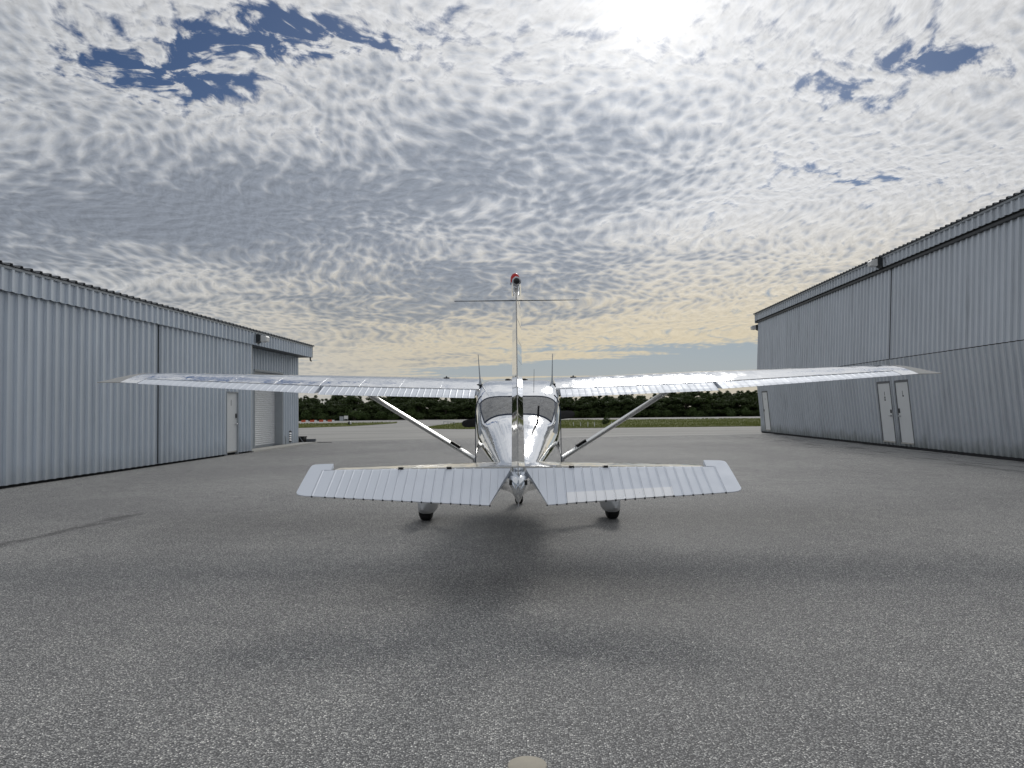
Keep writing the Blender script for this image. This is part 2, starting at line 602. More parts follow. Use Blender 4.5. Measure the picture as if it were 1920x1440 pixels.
def mat_glass():
    m, nt, b = material('acrylic_pane')
    nt.n.remove(b)
    out = [k for k in nt.n if k.type == 'OUTPUT_MATERIAL'][0]
    gl = nt.node('ShaderNodeBsdfGlossy')
    gl.inputs['Roughness'].default_value = 0.03
    tp = nt.node('ShaderNodeBsdfTransparent')
    tp.inputs[0].default_value = (0.82, 0.84, 0.84, 1)
    fr = nt.node('ShaderNodeFresnel')
    fr.inputs['IOR'].default_value = 1.6
    p = pos(nt)
    nd = nt.node('ShaderNodeBump')
    nd.inputs['Strength'].default_value = 0.25
    nd.inputs['Distance'].default_value = 0.02
    nt.put(nd.inputs['Height'], nt.noise(p, 4.0, 2.0, 0.5))
    nt.l.new(nd.outputs[0], gl.inputs['Normal'])
    # pale diffuse colour mixed in to stand for brighter reflections in the pane
    df = nt.node('ShaderNodeBsdfDiffuse')
    df.inputs[0].default_value = (0.72, 0.72, 0.71, 1)
    dm = nt.node('ShaderNodeMixShader')
    nt.put(dm.inputs[0], nt.lin(nt.noise(p, 14.0, 5.0, 0.65), 0.35, 0.75, 0.22, 0.48))
    nt.l.new(tp.outputs[0], dm.inputs[1])
    nt.l.new(df.outputs[0], dm.inputs[2])
    mx = nt.node('ShaderNodeMixShader')
    nt.l.new(fr.outputs[0], mx.inputs[0])
    nt.l.new(dm.outputs[0], mx.inputs[1])
    nt.l.new(gl.outputs[0], mx.inputs[2])
    nt.l.new(mx.outputs[0], out.inputs[0])
    return m


M['polished'] = mat_polished()
M['mirror'] = mat_polished('mirror_aluminium', 0.16, 0.10)
M['strut_metal'] = simple('strut_metal', (0.86, 0.86, 0.84), 0.28, 1.0, 0.04)
M['roof_metal'] = simple('roof_metal', (0.17, 0.18, 0.195), 0.5, 0.3)
M['satin'] = mat_satin()
M['siding'] = mat_siding('galvanised_siding', (0.63, 0.69, 0.765))
M['siding_old'] = mat_siding('weathered_siding', (0.61, 0.65, 0.70), 1.4, 1.0)
M['asphalt'] = mat_asphalt()
M['taxiway'] = mat_taxiway()
M['grass'] = mat_grass()
M['leaf_dark'] = mat_leaf('mangrove_leaf', (0.030, 0.048, 0.018), (0.075, 0.105, 0.034))
M['leaf_light'] = mat_leaf('shrub_leaf', (0.030, 0.055, 0.016), (0.085, 0.125, 0.036))
M['leaf_bare'] = mat_leaf('dry_leaf', (0.05, 0.06, 0.03), (0.10, 0.11, 0.05))
M['bark'] = simple('bark', (0.10, 0.085, 0.07), 0.9, var=0.3, scale=9)
M['glass'] = mat_glass()


# ------------------------------------------------------------------ ground
sheet('ground', [(-3000, -3000), (3000, -3000), (3000, 3000), (-3000, 3000)], -0.03, M['grass'])
sheet('taxiway', [(-160, 30), (160, 30), (160, 117), (-160, 117)], 0.0, M['taxiway'])
# apron edge wanders a little where it meets the paler taxiway
rng = random.Random(4)
edge = []
for i in range(49):
    x = -60 + i * 120 / 48
    edge.append((x, 39.2 + 0.17 * x + rng.uniform(-0.12, 0.12)))
sheet('apron', [(-60, -60), (60, -60)] + edge[::-1], 0.006, M['asphalt'])
M['pale_strip'] = simple('pale_strip', (0.52, 0.51, 0.48), 0.85, var=0.2, scale=1.5)
sheet('paved_strip', [(x, y - 0.15 + o) for o, row in ((0.0, edge[25:34]), (1.15, edge[25:34][::-1])) for x, y in row], 0.011, M['pale_strip'])


def wob(pts, amp, step, seed):
    """subdivide a polygon outline and jitter it, for turf edges"""
    r = random.Random(seed)
    out = []
    for i in range(len(pts)):
        a, b = Vector(pts[i]), Vector(pts[(i + 1) % len(pts)])
        n = max(1, int((b - a).length / step))
        for k in range(n):
            p = a.lerp(b, k / n)
            out.append((p.x + r.uniform(-amp, amp), p.y + r.uniform(-amp, amp)))
    return out


VERGE_R = [(-4.0, 58.7), (-6.0, 60.2), (-7.1, 63.5), (-7.2, 70), (-6.2, 84), (-4.0, 90), (2, 95), (8, 97), (60, 92), (110, 90), (110, 56), (40, 57.3), (18, 58.0)]
VERGE_L = [(-110, 55), (-40, 62), (-18.9, 68.8), (-15.6, 74), (-14.3, 80), (-13.4, 88), (-13.9, 93.2), (-16, 93.5), (-24, 90.5), (-60, 86), (-110, 84)]
verge_r = sheet('grass_verge', wob(VERGE_R, 0.14, 0.9, 1), 0.04, M['grass'], skirt=0.06)
verge_l = sheet('grass_verge', wob(VERGE_L, 0.14, 0.9, 2), 0.04, M['grass'], skirt=0.06)


def inside(x, y, poly):
    c = False
    for i in range(len(poly)):
        (x1, y1), (x2, y2) = poly[i], poly[i - 1]
        if (y1 > y) != (y2 > y) and x < (x2 - x1) * (y - y1) / (y2 - y1) + x1:
            c = not c
    return c


def grass_blades():
    r = random.Random(11)
    mb = MB()
    spots = []
    while len(spots) < 26000:
        if r.random() < 0.8:
            x, y, P = r.uniform(-8, 30), 57 + 40 * r.random() ** 1.7, VERGE_R
        else:
            x, y, P = r.uniform(-32, -13), r.uniform(64, 94), VERGE_L
        if inside(x, y, P):
            spots.append((x, y))
    for x, y in spots:
        patch = 0.6 + 0.8 * mnoise.noise(Vector((x * 0.18, y * 0.18, 0)))
        h = max(0.05, r.uniform(0.06, 0.16) * patch + 0.03)
        a = r.uniform(0, math.pi)
        w = r.uniform(0.02, 0.05)
        dx, dy = math.cos(a) * w, math.sin(a) * w
        lx, ly = r.uniform(-0.08, 0.08), r.uniform(-0.08, 0.08)
        mb.add([(x - dx, y - dy, 0.03), (x + dx, y + dy, 0.03), (x + lx, y + ly, 0.03 + h)], [(0, 1, 2)])
    me = bpy.data.meshes.new('grass')
    me.from_pydata(mb.v, [], mb.f)
    tag(obj('grass', me, M['grass_blade']), 'short uneven green grass on the verges beyond the apron', 'grass', kind='stuff')


M['grass_blade'] = mat_leaf('grass_blade', (0.075, 0.105, 0.025), (0.19, 0.205, 0.065))
grass_blades()


# ------------------------------------------------------------------ trees
def leaf_mesh(name, clumps, n, size, seed, mat):
    r = random.Random(seed)
    vs, fs = [], []
    tot = sum(c[3] * c[4] for c in clumps)
    for cx, cy, cz, rr, rz in clumps:
        k = int(n * rr * rz / tot)
        for _ in range(k):
            while True:
                p = Vector((r.uniform(-1, 1), r.uniform(-1, 1), r.uniform(-1, 1)))
                l = p.length
                if 0.35 < l < 1 and r.random() < l ** 1.5:
                    break
            bumpy = 1 + 0.28 * mnoise.noise(p * 2.3 + Vector((cx, cy, seed)))
            c = Vector((cx + p.x * rr * bumpy, cy + p.y * rr * bumpy, cz + p.z * rz * bumpy))
            nrm = (p.normalized() + Vector((r.uniform(-.8, .8), r.uniform(-.8, .8), r.uniform(-.3, 1.0)))).normalized()
            a = nrm.orthogonal().normalized()
            b = nrm.cross(a)
            th = r.uniform(0, 6.28)
            a, b = a * math.cos(th) + b * math.sin(th), b * math.cos(th) - a * math.sin(th)
            s = size * r.uniform(0.6, 1.35)
            i = len(vs)
            vs += [c - a * s, c + b * s * 0.42 + nrm * s * 0.1, c + a * s, c - b * s * 0.42 + nrm * s * 0.1]
            fs.append((i, i + 1, i + 2, i + 3))
    me = bpy.data.meshes.new(name)
    me.from_pydata([tuple(v) for v in vs], [], fs)
    me.materials.append(mat)
    return me


def tree_variant(seed):
    """trunk with limbs and a ragged crown, about 5 m tall"""
    r = random.Random(seed)
    h = r.uniform(4.2, 5.4)
    tr = MB()
    clumps = []
    base = Vector((0, 0, -0.05))
    bend = Vector((r.uniform(-.4, .4), r.uniform(-.4, .4), 0))
    pts = [base, base + bend * 0.4 + Vector((0, 0, h * 0.3)), base + bend + Vector((0, 0, h * 0.62))]
    tr.tube(pts, [0.15, 0.11, 0.06], 7)
    for k in range(6):
        a = k * 1.05 + r.uniform(-.4, .4)
        st = pts[1].lerp(pts[2], r.uniform(0.0, 1.0))
        en = st + Vector((math.cos(a) * r.uniform(0.7, 1.5), math.sin(a) * r.uniform(0.7, 1.5), r.uniform(0.4, 1.3)))
        tr.tube([st, st.lerp(en, 0.5) + Vector((0, 0, 0.12)), en], [0.055, 0.04, 0.02], 5)
        clumps.append((en.x, en.y, en.z, r.uniform(0.65, 1.05), r.uniform(0.45, 0.75)))
    for k in range(5):
        clumps.append((r.uniform(-1, 1), r.uniform(-1, 1), h * r.uniform(0.72, 0.93), r.uniform(0.5, 0.8), r.uniform(0.4, 0.6)))
    for k in range(8):
        a = k * 0.8 + r.uniform(-.4, .4)
        clumps.append((math.cos(a) * 1.2, math.sin(a) * 1.2, r.uniform(0.45, 1.9), r.uniform(0.75, 1.05), r.uniform(0.55, 0.9)))
    # a few thin sprays breaking the outline
    for k in range(5):
        a = r.uniform(0, 6.28)
        q = r.uniform(0.2, 1.3)
        clumps.append((math.cos(a) * q, math.sin(a) * q, h + r.uniform(-0.25, 0.35), 0.22, 0.32))
    return tr.mesh('trunk', True), leaf_mesh('crown', clumps, 4600, 0.21, seed, M['leaf_dark'])


VARS = [tree_variant(100 + i) for i in range(9)]


def place_tree(x, y, k, s, rz, label, group='mangrove trees along the far side of the runway'):
    root = empty('mangrove_tree', (x, y, 0.0), rz, label, 'tree', group)
    root.scale = (s * 1.5, s * 1.5, s)
    obj('trunk', VARS[k][0], M['bark'], root)
    obj('crown', VARS[k][1], None, root)
    return root


rng = random.Random(21)
ROWS = [(118.8, 2.15, 0.56, 'dark mangrove tree in the front row of the tree line beyond the runway'),
        (121.5, 2.4, 0.66, 'dark mangrove tree in the middle row of the tree line beyond the runway'),
        (124.6, 2.6, 0.73, 'tall dark mangrove tree at the back of the tree line beyond the runway')]
for y0, step, sc, lab in ROWS:
    x = -38.0
    while x < 43:
        zone = ('near the left hangar' if x < -17 else 'behind the left wing strut' if x < -5 else 'straight behind the aircraft cabin' if x < 6
                else 'behind the right wing strut' if x < 22 else 'near the right hangar')
        zlab = lab.replace(' of the tree line beyond the runway', ' of the tree line %s' % zone)
        place_tree(x + rng.uniform(-.5, .5), y0 + rng.uniform(-.8, .8), rng.randrange(9), sc * rng.uniform(0.86, 1.15), rng.uniform(0, 6.28), zlab,
                   zlab.replace('dark mangrove tree', 'mangrove trees', 1).replace('tall ', ''))
        x += step * rng.uniform(0.85, 1.2)
# leafier, thinner tops that stand above the line
for i, (x, s) in enumerate(((-27.5, 0.83), (-8.0, 0.80), (4.0, 0.75), (31.5, 0.84), (36.0, 0.82))):
    place_tree(x, 126.5, (i * 2 + 1) % 9, s, i * 1.3, ['tall ragged mangrove tree rising over the tree line beside the left hangar', 'tall ragged mangrove tree whose top shows under the left flap',
               'tall mangrove tree directly behind the aircraft cabin', 'tall mangrove tree rising over the line left of the right hangar', 'tallest mangrove tree next to the corner of the right hangar'][i],
               'emergent mangrove trees')


def bush_variant(seed):
    r = random.Random(seed)
    cl = [(r.uniform(-.7, .7), r.uniform(-.5, .5), r.uniform(0.35, 0.95), r.uniform(0.45, 0.7), r.uniform(0.4, 0.6)) for _ in range(6)]
    st = MB()
    for k in range(4):
        a = k * 1.6
        st.tube([(0.05 * math.cos(a), 0.05 * math.sin(a), -0.03), (0.35 * math.cos(a), 0.35 * math.sin(a), 0.75)], [0.03, 0.012], 5)
    return st.mesh('stem', True), leaf_mesh('foliage', cl, 900, 0.12, seed, M['leaf_light'])


BV = [bush_variant(300 + i) for i in range(5)]
rng = random.Random(5)
bx = [-31.5, -29.0, -24.0, -22.3, -20.0, -18.0, -15.2, -4.5, -2.0, 9.6, 12.0, 15.5, 18.2, 21.8, 23.6, 27.8, 33.0, 35.2, -34.0, 38.0]
for i, x in enumerate(bx):
    side = ('near the left hangar' if x < -17 else 'behind the left wing strut' if x < 0 else 'behind the right wing strut' if x < 20 else 'near the right hangar')
    root = empty('shrub', (x, 117.3 + rng.uniform(-.3, .3), 0.0), rng.uniform(0, 6.28),
                 'rounded light green shrub at the foot of the tree line %s' % side, 'shrub', 'shrubs at the foot of the tree line %s' % side)
    s = rng.uniform(0.8, 1.3)
    root.scale = (s * 1.1, s * 1.1, s)
    obj('stem', BV[i % 5][0], M['bark'], root)
    obj('foliage', BV[i % 5][1], None, root)

# the single dark bush in the right-hand verge
cl = [(0, 0, 0.3, 0.28, 0.3), (-0.15, 0.1, 0.2, 0.26, 0.2), (0.2, 0, 0.42, 0.2, 0.3), (-0.05, 0, 0.6, 0.16, 0.14)]
rt = empty('bush', (8.2, 67.8, 0.04), 0, 'small dark bush growing alone in the grass right of the aircraft', 'bush')
obj('foliage', leaf_mesh('foliage', cl, 420, 0.07, 9, M['leaf_dark']), None, rt)
sb = MB()
for k in range(3):
    sb.tube([(0.04 * k - 0.04, 0, -0.02), (0.12 * k - 0.12, 0.03 * k, 0.5)], [0.018, 0.008], 5)
sb.build('stem', M['bark'], rt)


# ------------------------------------------------------------------ hangars
def corr_pts(y0, y1, pitch=0.305, depth=0.052, phase=0.0):
    """ribbed-sheet profile between y0 and y1: list of (y, offset)"""
    prof = [(0.0, 0.0), (0.105, 0.0), (0.125, 1.0), (0.195, 1.0), (0.215, 0.0), (0.252, 0.0), (0.259, 0.12), (0.273, 0.12), (0.280, 0.0)]
    out = []
    k = math.floor((y0 - phase) / pitch) - 1
    seq = []
    while phase + k * pitch < y1 + pitch:
        for a, d in prof:
            seq.append((phase + k * pitch + a * pitch / 0.305, d * depth))
        k += 1

    def at(y):
        for (a, da), (b, db) in zip(seq, seq[1:]):
            if a <= y <= b:
                return da + (db - da) * ((y - a) / (b - a) if b > a else 0)
        return 0.0
    out.append((y0, at(y0)))
    out += [(y, d) for y, d in seq if y0 + 1e-4 < y < y1 - 1e-4]
    out.append((y1, at(y1)))
    return out


def panels(root, y0, y1, lo, hi, sgn, mat, name='wall_panel', width=0.915, depth=0.052, rows=1):
    """separate ribbed sheets side by side; lo / hi = (outward, z) of the bottom and top edge.
    Full-width sheets share one mesh."""
    cache = {}
    y = y0
    while y < y1 - 0.02:
        w = min(width, y1 - y)
        if y1 - (y + w) < 0.1:
            w = y1 - y
        key = round(w, 3)
        if key not in cache:
            pts = corr_pts(0, w, depth=depth)
            vs, fs = [], []
            for (yy, d) in pts:
                for (o, z), back in ((lo, 0), (hi, 0), (hi, 1), (lo, 1)):
                    vs.append((sgn * (o + d - 0.006 * back), yy, z))
            n = len(pts)
            for i in range(n - 1):
                for k in range(4):
                    k2 = (k + 1) % 4
                    fs.append((i * 4 + k, i * 4 + k2, i * 4 + 4 + k2, i * 4 + 4 + k))
            fs.append((0, 1, 2, 3))
            fs.append(tuple((n - 1) * 4 + k for k in (3, 2, 1, 0)))
            cache[key] = MB().add(vs, fs).mesh(name)
        o = obj(name, cache[key], mat, root)
        o.location = (0.0, y, 0.0)
        y += w


def roof_sheet(root, y0, y1, x_eave, x_back, z_eave, z_back, mat):
    pts = corr_pts(y0, y1, depth=0.045)
    vs, fs = [], []
    for yy, d in pts:
        vs += [(x_eave, yy, z_eave + d), (x_back, yy, z_back + d), (x_back, yy, z_back + d - 0.012), (x_eave, yy, z_eave + d - 0.012)]
    for i in range(len(pts) - 1):
        for k in range(4):
            k2 = (k + 1) % 4
            fs.append((i * 4 + k, i * 4 + k2, i * 4 + 4 + k2, i * 4 + 4 + k))
    return MB().add(vs, fs).build('roof', mat, root)


def floodlight(root, c, sgn, lit_dir=0):
    """boxy wall-pack flood with a dark hood and bracket"""
    x, y, z = c
    h = MB()
    s = sgn
    prof = [(0.0, 0.17), (0.17, 0.14), (0.17, -0.06), (0.0, -0.17)]
    h.loft([[(x + s * a, y - 0.18, z + b) for a, b in prof], [(x + s * a, y + 0.18, z + b) for a, b in prof]])
    o = h.build('floodlight', M['dark_metal'], root)
    l = MB()
    prof = [(0.172, 0.13), (0.36, 0.10), (0.40, 0.05), (0.39, -0.10), (0.20, -0.13), (0.172, -0.10)]
    l.loft([[(x + s * a, y - 0.16, z + b) for a, b in prof], [(x + s * a, y + 0.16, z + b) for a, b in prof]])
    l.build('lamp_housing', M['white_plastic'], o)
    b = MB().cbox((x - s * 0.03, y, z + 0.02), (0.07, 0.14, 0.40))
    b.build('bracket', M['dark_metal'], o)
    return o


# ---- left hangar: sliding-door front, outward is +x
LH = empty('hangar', (-10.92, 0, 0), -math.atan(0.045), 'low ribbed grey metal hangar on the left with white door and roll-up shutter', 'hangar')
Y0, YS, YR, YE = -20.0, 21.6, 28.4, 35.6
DZ0, DZ1 = 26.25, 27.25
MB().box(-14, -1.15, Y0, YE - 0.1, -0.02, 4.42).build('building_core', M['grey_trim'], LH)
panels(LH, Y0, YS - 0.012, (0.0, 0.07), (0.0, 3.99), 1, M['siding'])
panels(LH, YS + 0.012, DZ0, (0.0, 0.07), (0.0, 3.99), 1, M['siding'])
panels(LH, DZ1, YR - 0.03, (0.0, 0.07), (0.0, 3.99), 1, M['siding'])
panels(LH, DZ0, DZ1, (0.0, 2.2), (0.0, 3.99), 1, M['siding'])
panels(LH, Y0, YE - 0.1, (0.09, 3.975), (0.09, 4.44), 1, M['siding'], 'fascia_panel')
panels(LH, YR + 0.02, 30.25, (-0.62, 0.06), (-0.62, 4.0), 1, M['siding'])
panels(LH, 33.55, YE, (-0.62, 0.06), (-0.62, 4.0), 1, M['siding'])
panels(LH, 30.25, 33.55, (-0.62, 3.12), (-0.62, 4.0), 1, M['siding'])
MB().box(-0.01, 0.045, YR - 0.03, YR + 0.05, 0.05, 3.98).build('corner_trim', M['grey_trim'], LH)
MB().box(-0.66, -0.58, YE, YE + 0.06, 0.05, 4.0).build('corner_trim', M['grey_trim'], LH)
MB().box(-1.14, -0.05, Y0, DZ0 - 0.05, 0.0, 4.0).box(-1.14, -0.05, DZ1 + 0.05, YR - 0.02, 0.0, 4.0).box(-1.14, -0.05, DZ0 - 0.05, DZ1 + 0.05, 2.3, 4.0) \
    .box(-1.14, -0.68, YR - 0.02, 30.2, 0.0, 4.0).box(-1.14, -0.68, 33.62, YE - 0.03, 0.0, 4.0).box(-1.14, -0.68, 30.2, 33.62, 3.2, 4.0).build('wall_frame', M['gap_dark'], LH)
MB().box(-1.2, 0.085, Y0, YE - 0.11, 4.0, 4.05).build('soffit', M['dark_metal'], LH)
MB().box(-1.2, 0.13, YE - 0.098, YE - 0.06, 3.97, 4.46).build('end_trim', M['grey_trim'], LH)
MB().box(0.10, 0.145, Y0, YE - 0.055, 4.425, 4.475).build('eave_trim', M['grey_trim'], LH)
roof_sheet(LH, Y0, YE, 0.19, -13.8, 4.495, 5.35, M['roof_metal'])
MB().tube([(0.06, YE - 0.2, 3.97), (0.06, YE - 0.2, 3.84), (0.1, YE - 0.16, 3.80)], 0.035, 8).build('downspout', M['dark_metal'], LH)
MB().box(-0.02, 0.036, YS - 0.006, YS + 0.006, 0.08, 3.97).build('door_seam', M['gap_dark'], LH)
# pedestrian door
ld = MB().box(-0.075, -0.03, DZ0 + 0.04, DZ1 - 0.04, 0.14, 2.16).build('door', M['door_paint'], LH)
MB().box(-0.12, 0.02, DZ0 - 0.0, DZ0 + 0.035, 0.02, 2.2).box(-0.12, 0.02, DZ1 - 0.035, DZ1, 0.02, 2.2).box(-0.12, 0.02, DZ0 + 0.035, DZ1 - 0.035, 2.165, 2.2).build('door_frame', M['grey_trim'], ld)
MB().box(-0.13, -0.028, DZ0 + 0.04, DZ1 - 0.04, 0.10, 0.137).build('threshold', M['pale_concrete'], ld)
MB().box(-0.6, -0.1, DZ0 + 0.02, DZ1 - 0.02, -0.01, 0.09).build('step_recess', M['gap_dark'], ld)
MB().box(-0.03, -0.004, 27.08, 27.16, 1.28, 1.44).build('keypad', M['dark_metal'], ld)
MB().tube([(-0.03, 27.12, 1.08), (0.03, 27.12, 1.08)], 0.028, 10).tube([(0.03, 27.14, 1.08), (0.03, 27.0, 1.08)], 0.012, 8).build('handle', M['steel'], ld)
MB().box(-0.03, -0.026, 26.71, 26.735, 1.72, 1.92).build('door_marking', M['dark_metal'], ld)
# roll-up shutter
cur = []
zz = 0.10
while zz < 3.06:
    for k, d in ((0.0, 0.0), (0.02, 0.022), (0.05, 0.026), (0.07, 0.0)):
        cur.append((zz + k, d))
    zz += 0.082
vs, fs = [], []
for z, d in cur:
    vs += [(-0.93 + d, 30.33, z), (-0.93 + d, 33.47, z), (-0.955, 33.47, z), (-0.955, 30.33, z)]
for i in range(len(cur) - 1):
    for k in range(4):
        k2 = (k + 1) % 4
        fs.append((i * 4 + k, i * 4 + k2, i * 4 + 4 + k2, i * 4 + 4 + k))
shut = MB().add(vs, fs).build('roll_up_shutter', M['white_paint'], LH)
MB().box(-0.96, -0.57, 30.25, 30.325, 0.02, 3.12).build('jamb', M['grey_trim'], shut)
MB().box(-0.96, -0.57, 33.475, 33.55, 0.02, 3.12).build('jamb', M['grey_trim'], shut)
MB().box(-0.96, -0.55, 30.25, 33.55, 3.121, 3.18).build('lintel', M['grey_trim'], shut)
MB().box(-0.94, -0.90, 30.34, 33.46, 0.03, 0.098).build('bottom_bar', M['grey_trim'], shut)
# louvre vent with blades
lv = MB().box(-0.60, -0.565, 34.30, 34.33, 0.12, 0.62).box(-0.60, -0.565, 34.62, 34.65, 0.12, 0.62).box(-0.60, -0.565, 34.331, 34.619, 0.59, 0.62) \
    .box(-0.60, -0.565, 34.331, 34.619, 0.12, 0.15).box(-0.60, -0.59, 34.331, 34.619, 0.151, 0.589).build('louvre_vent', M['gap_dark'], LH)
for k in range(4):
    z = 0.20 + k * 0.10
    MB().loft([[(-0.588, yy, z + 0.05), (-0.585, yy, z + 0.056), (-0.545, yy, z - 0.004), (-0.548, yy, z - 0.01)] for yy in (34.335, 34.615)]).build('blade', M['white_paint'], lv)
MB().tube([(-0.57, 33.85, 0.04), (-0.55, 33.85, 0.36), (-0.62, 33.85, 0.42)], 0.03, 8).build('pipe', M['grey_trim'], LH)
MB().box(-0.62, 0.10, YR + 0.06, 36.6, 0.0, 0.055).build('concrete_sill', M['pale_concrete'], LH)
floodlight(LH, (0.13, 28.75, 4.22), 1)

# ---- right hangar: two-leaf folding doors bowed at the hinge, outward is -x
RH = empty('hangar', (12.27, 0, 0), -math.atan(0.045), 'tall ribbed grey metal hangar on the right with bowed folding doors', 'hangar')
SE, FE = 26.85, 44.0
TOP, HIN, BOT = (0.10, 6.27), (0.25, 3.10), (0.0, 0.09)
MB().box(0.55, 18, -15, FE - 0.15, -0.02, 6.6).build('building_core', M['gap_dark'], RH)


def lowline(z):
    t = (z - BOT[1]) / (HIN[1] - BOT[1])
    return BOT[0] + (HIN[0] - BOT[0]) * t


M['frame_grey'] = simple('frame_grey', (0.15, 0.16, 0.175), 0.5, 0.2)
DL = [(27.02, 28.05), (25.66, 26.62), (42.1, 43.1)]
DT = 2.30
for y0, y1 in ((-15.0, 9.0), (9.03, SE - 0.015), (SE + 0.015, FE)):
    panels(RH, y0, y1, (HIN[0] + 0.004, HIN[1] + 0.012), TOP, -1, M['siding_old'])
    doors = sorted(d for d in DL if y0 < d[0] < y1)
    ys = y0
    for a, b in doors:
        panels(RH, ys, a - 0.03, BOT, (HIN[0], HIN[1] - 0.012), -1, M['siding_old'])
        panels(RH, a - 0.03, b + 0.03, (lowline(DT + 0.05), DT + 0.05), (HIN[0], HIN[1] - 0.012), -1, M['siding_old'])
        panels(RH, a - 0.03, b + 0.03, BOT, (lowline(0.17), 0.17), -1, M['siding_old'])
        ys = b + 0.03
    panels(RH, ys, y1, BOT, (HIN[0], HIN[1] - 0.012), -1, M['siding_old'])


def slab(mb, y0, y1, z0, z1, o0, o1):
    """a slab lying in the tilted lower leaf: o = offset out of the leaf"""
    vs = []
    for y in (y0, y1):
        for z in (z0, z1):
            for o in (o0, o1):
                vs.append((-(lowline(z) + o), y, z))
    return mb.add(vs, [(0, 1, 3, 2), (4, 6, 7, 5), (0, 4, 5, 1), (2, 3, 7, 6), (0, 2, 6, 4), (1, 5, 7, 3)])


for i, (a, b) in enumerate(DL):
    dr = slab(MB(), a + 0.03, b - 0.03, 0.22, DT - 0.03, 0.0, 0.045).build('door', M['door_paint'], RH)
    fr = MB()
    slab(fr, a - 0.025, a + 0.026, 0.18, DT + 0.04, -0.02, 0.06)
    slab(fr, b - 0.026, b + 0.025, 0.18, DT + 0.04, -0.02, 0.06)
    slab(fr, a + 0.0265, b - 0.0265, DT - 0.025, DT + 0.04, -0.02, 0.06)
    fr.build('door_frame', M['frame_grey'], dr)
    slab(MB(), a + 0.027, b - 0.027, 0.175, 0.215, -0.02, 0.07).build('threshold', M['pale_concrete'], dr)
    hy = a + 0.12 if i == 0 else b - 0.12
    hs = 1 if i == 0 else -1
    ox = -(lowline(1.12))
    MB().tube([(ox - 0.04, hy, 1.12), (ox - 0.11, hy, 1.12)], 0.03, 10).tube([(ox - 0.105, hy - hs * 0.02, 1.12), (ox - 0.105, hy + hs * 0.15, 1.12)], 0.014, 8).build('handle', M['steel'], dr)
    slab(MB(), hy - 0.03, hy + 0.03, 1.22, 1.34 if i != 1 else 1.38, 0.046, 0.075).build('lock', M['dark_metal'], dr)
    mk = MB()
    my = (a + b) / 2
    slab(mk, my - 0.015, my + 0.015, 1.84, 1.98, 0.0455, 0.048)
    if i == 0:
        for k in range(10):
            t0, t1 = k * 0.628, (k + 1) * 0.628
            for q in ((t0, t1),):
                z0, z1 = 1.73 + 0.07 * math.sin(q[0]), 1.73 + 0.07 * math.sin(q[1])
                ya, yb = my + 0.045 * math.cos(q[0]), my + 0.045 * math.cos(q[1])
                slab(mk, min(ya, yb) - 0.008, max(ya, yb) + 0.008, min(z0, z1) - 0.008, max(z0, z1) + 0.008, 0.0455, 0.048)
    elif i == 1:
        slab(mk, my - 0.07, my + 0.02, 1.78, 1.835, 0.0455, 0.048)
    mk.build('door_marking', M['dark_metal'], dr)
# the seam between the two door bays, with its post
sm = MB()
slab(sm, SE - 0.009, SE + 0.009, 0.06, 3.09, -0.03, 0.045)
sm.add([(-(o + k), y, z) for (o, z) in ((HIN[0], 3.11), TOP) for y in (SE - 0.009, SE + 0.009) for k in (-0.03, 0.045)],
       [(0, 1, 3, 2), (4, 6, 7, 5), (0, 4, 5, 1), (2, 3, 7, 6), (0, 2, 6, 4), (1, 5, 7, 3)])
sm.build('door_seam', M['gap_dark'], RH)
MB().box(-0.24, -0.20, -15, FE - 0.02, 3.085, 3.115).build('hinge_line', M['gap_dark'], RH)
MB().box(-0.05, 0.5, -15, FE - 0.05, 0.0, 0.085).build('base_gap', M['gap_dark'], RH)
MB().box(-0.21, 0.4, -15, FE + 0.02, 6.275, 6.35).build('door_track', M['dark_metal'], RH)
MB().box(-0.18, 0.4, -15, FE + 0.01, 6.351, 6.45).build('dark_band', M['gap_dark'], RH)  # near-black band between the door track and the fascia
panels(RH, -15, FE + 0.05, (0.22, 6.41), (0.22, 6.73), -1, M['siding_old'], 'fascia_panel')
MB().box(-0.275, 0.4, FE + 0.052, FE + 0.10, 6.27, 6.77).build('end_trim', M['grey_trim'], RH)
MB().box(-0.29, -0.235, -15, FE + 0.10, 6.72, 6.775).build('eave_trim', M['grey_trim'], RH)
roof_sheet(RH, -15, FE + 0.15, -0.35, 17.8, 6.795, 8.2, M['roof_metal'])
MB().box(-0.06, 0.4, FE + 0.002, FE + 0.09, 0.05, 6.27).build('corner_trim', M['grey_trim'], RH)
floodlight(RH, (-0.29, SE + 0.5, 6.57), -1)
fl = floodlight(RH, (-0.02, FE + 0.35, 6.05), -1)


# ------------------------------------------------------------------ aircraft
# modelled in (x, D, z): D = distance ahead of the viewer's foot; the root sits at the main wheels
PLANE = empty('airplane', (0.078, 10.5, 0.006), R(-0.475), 'polished bare metal high-wing propeller aircraft parked on the apron, seen from behind', 'airplane')


def L(x, d, z):
    return (x, d - 10.5, z)


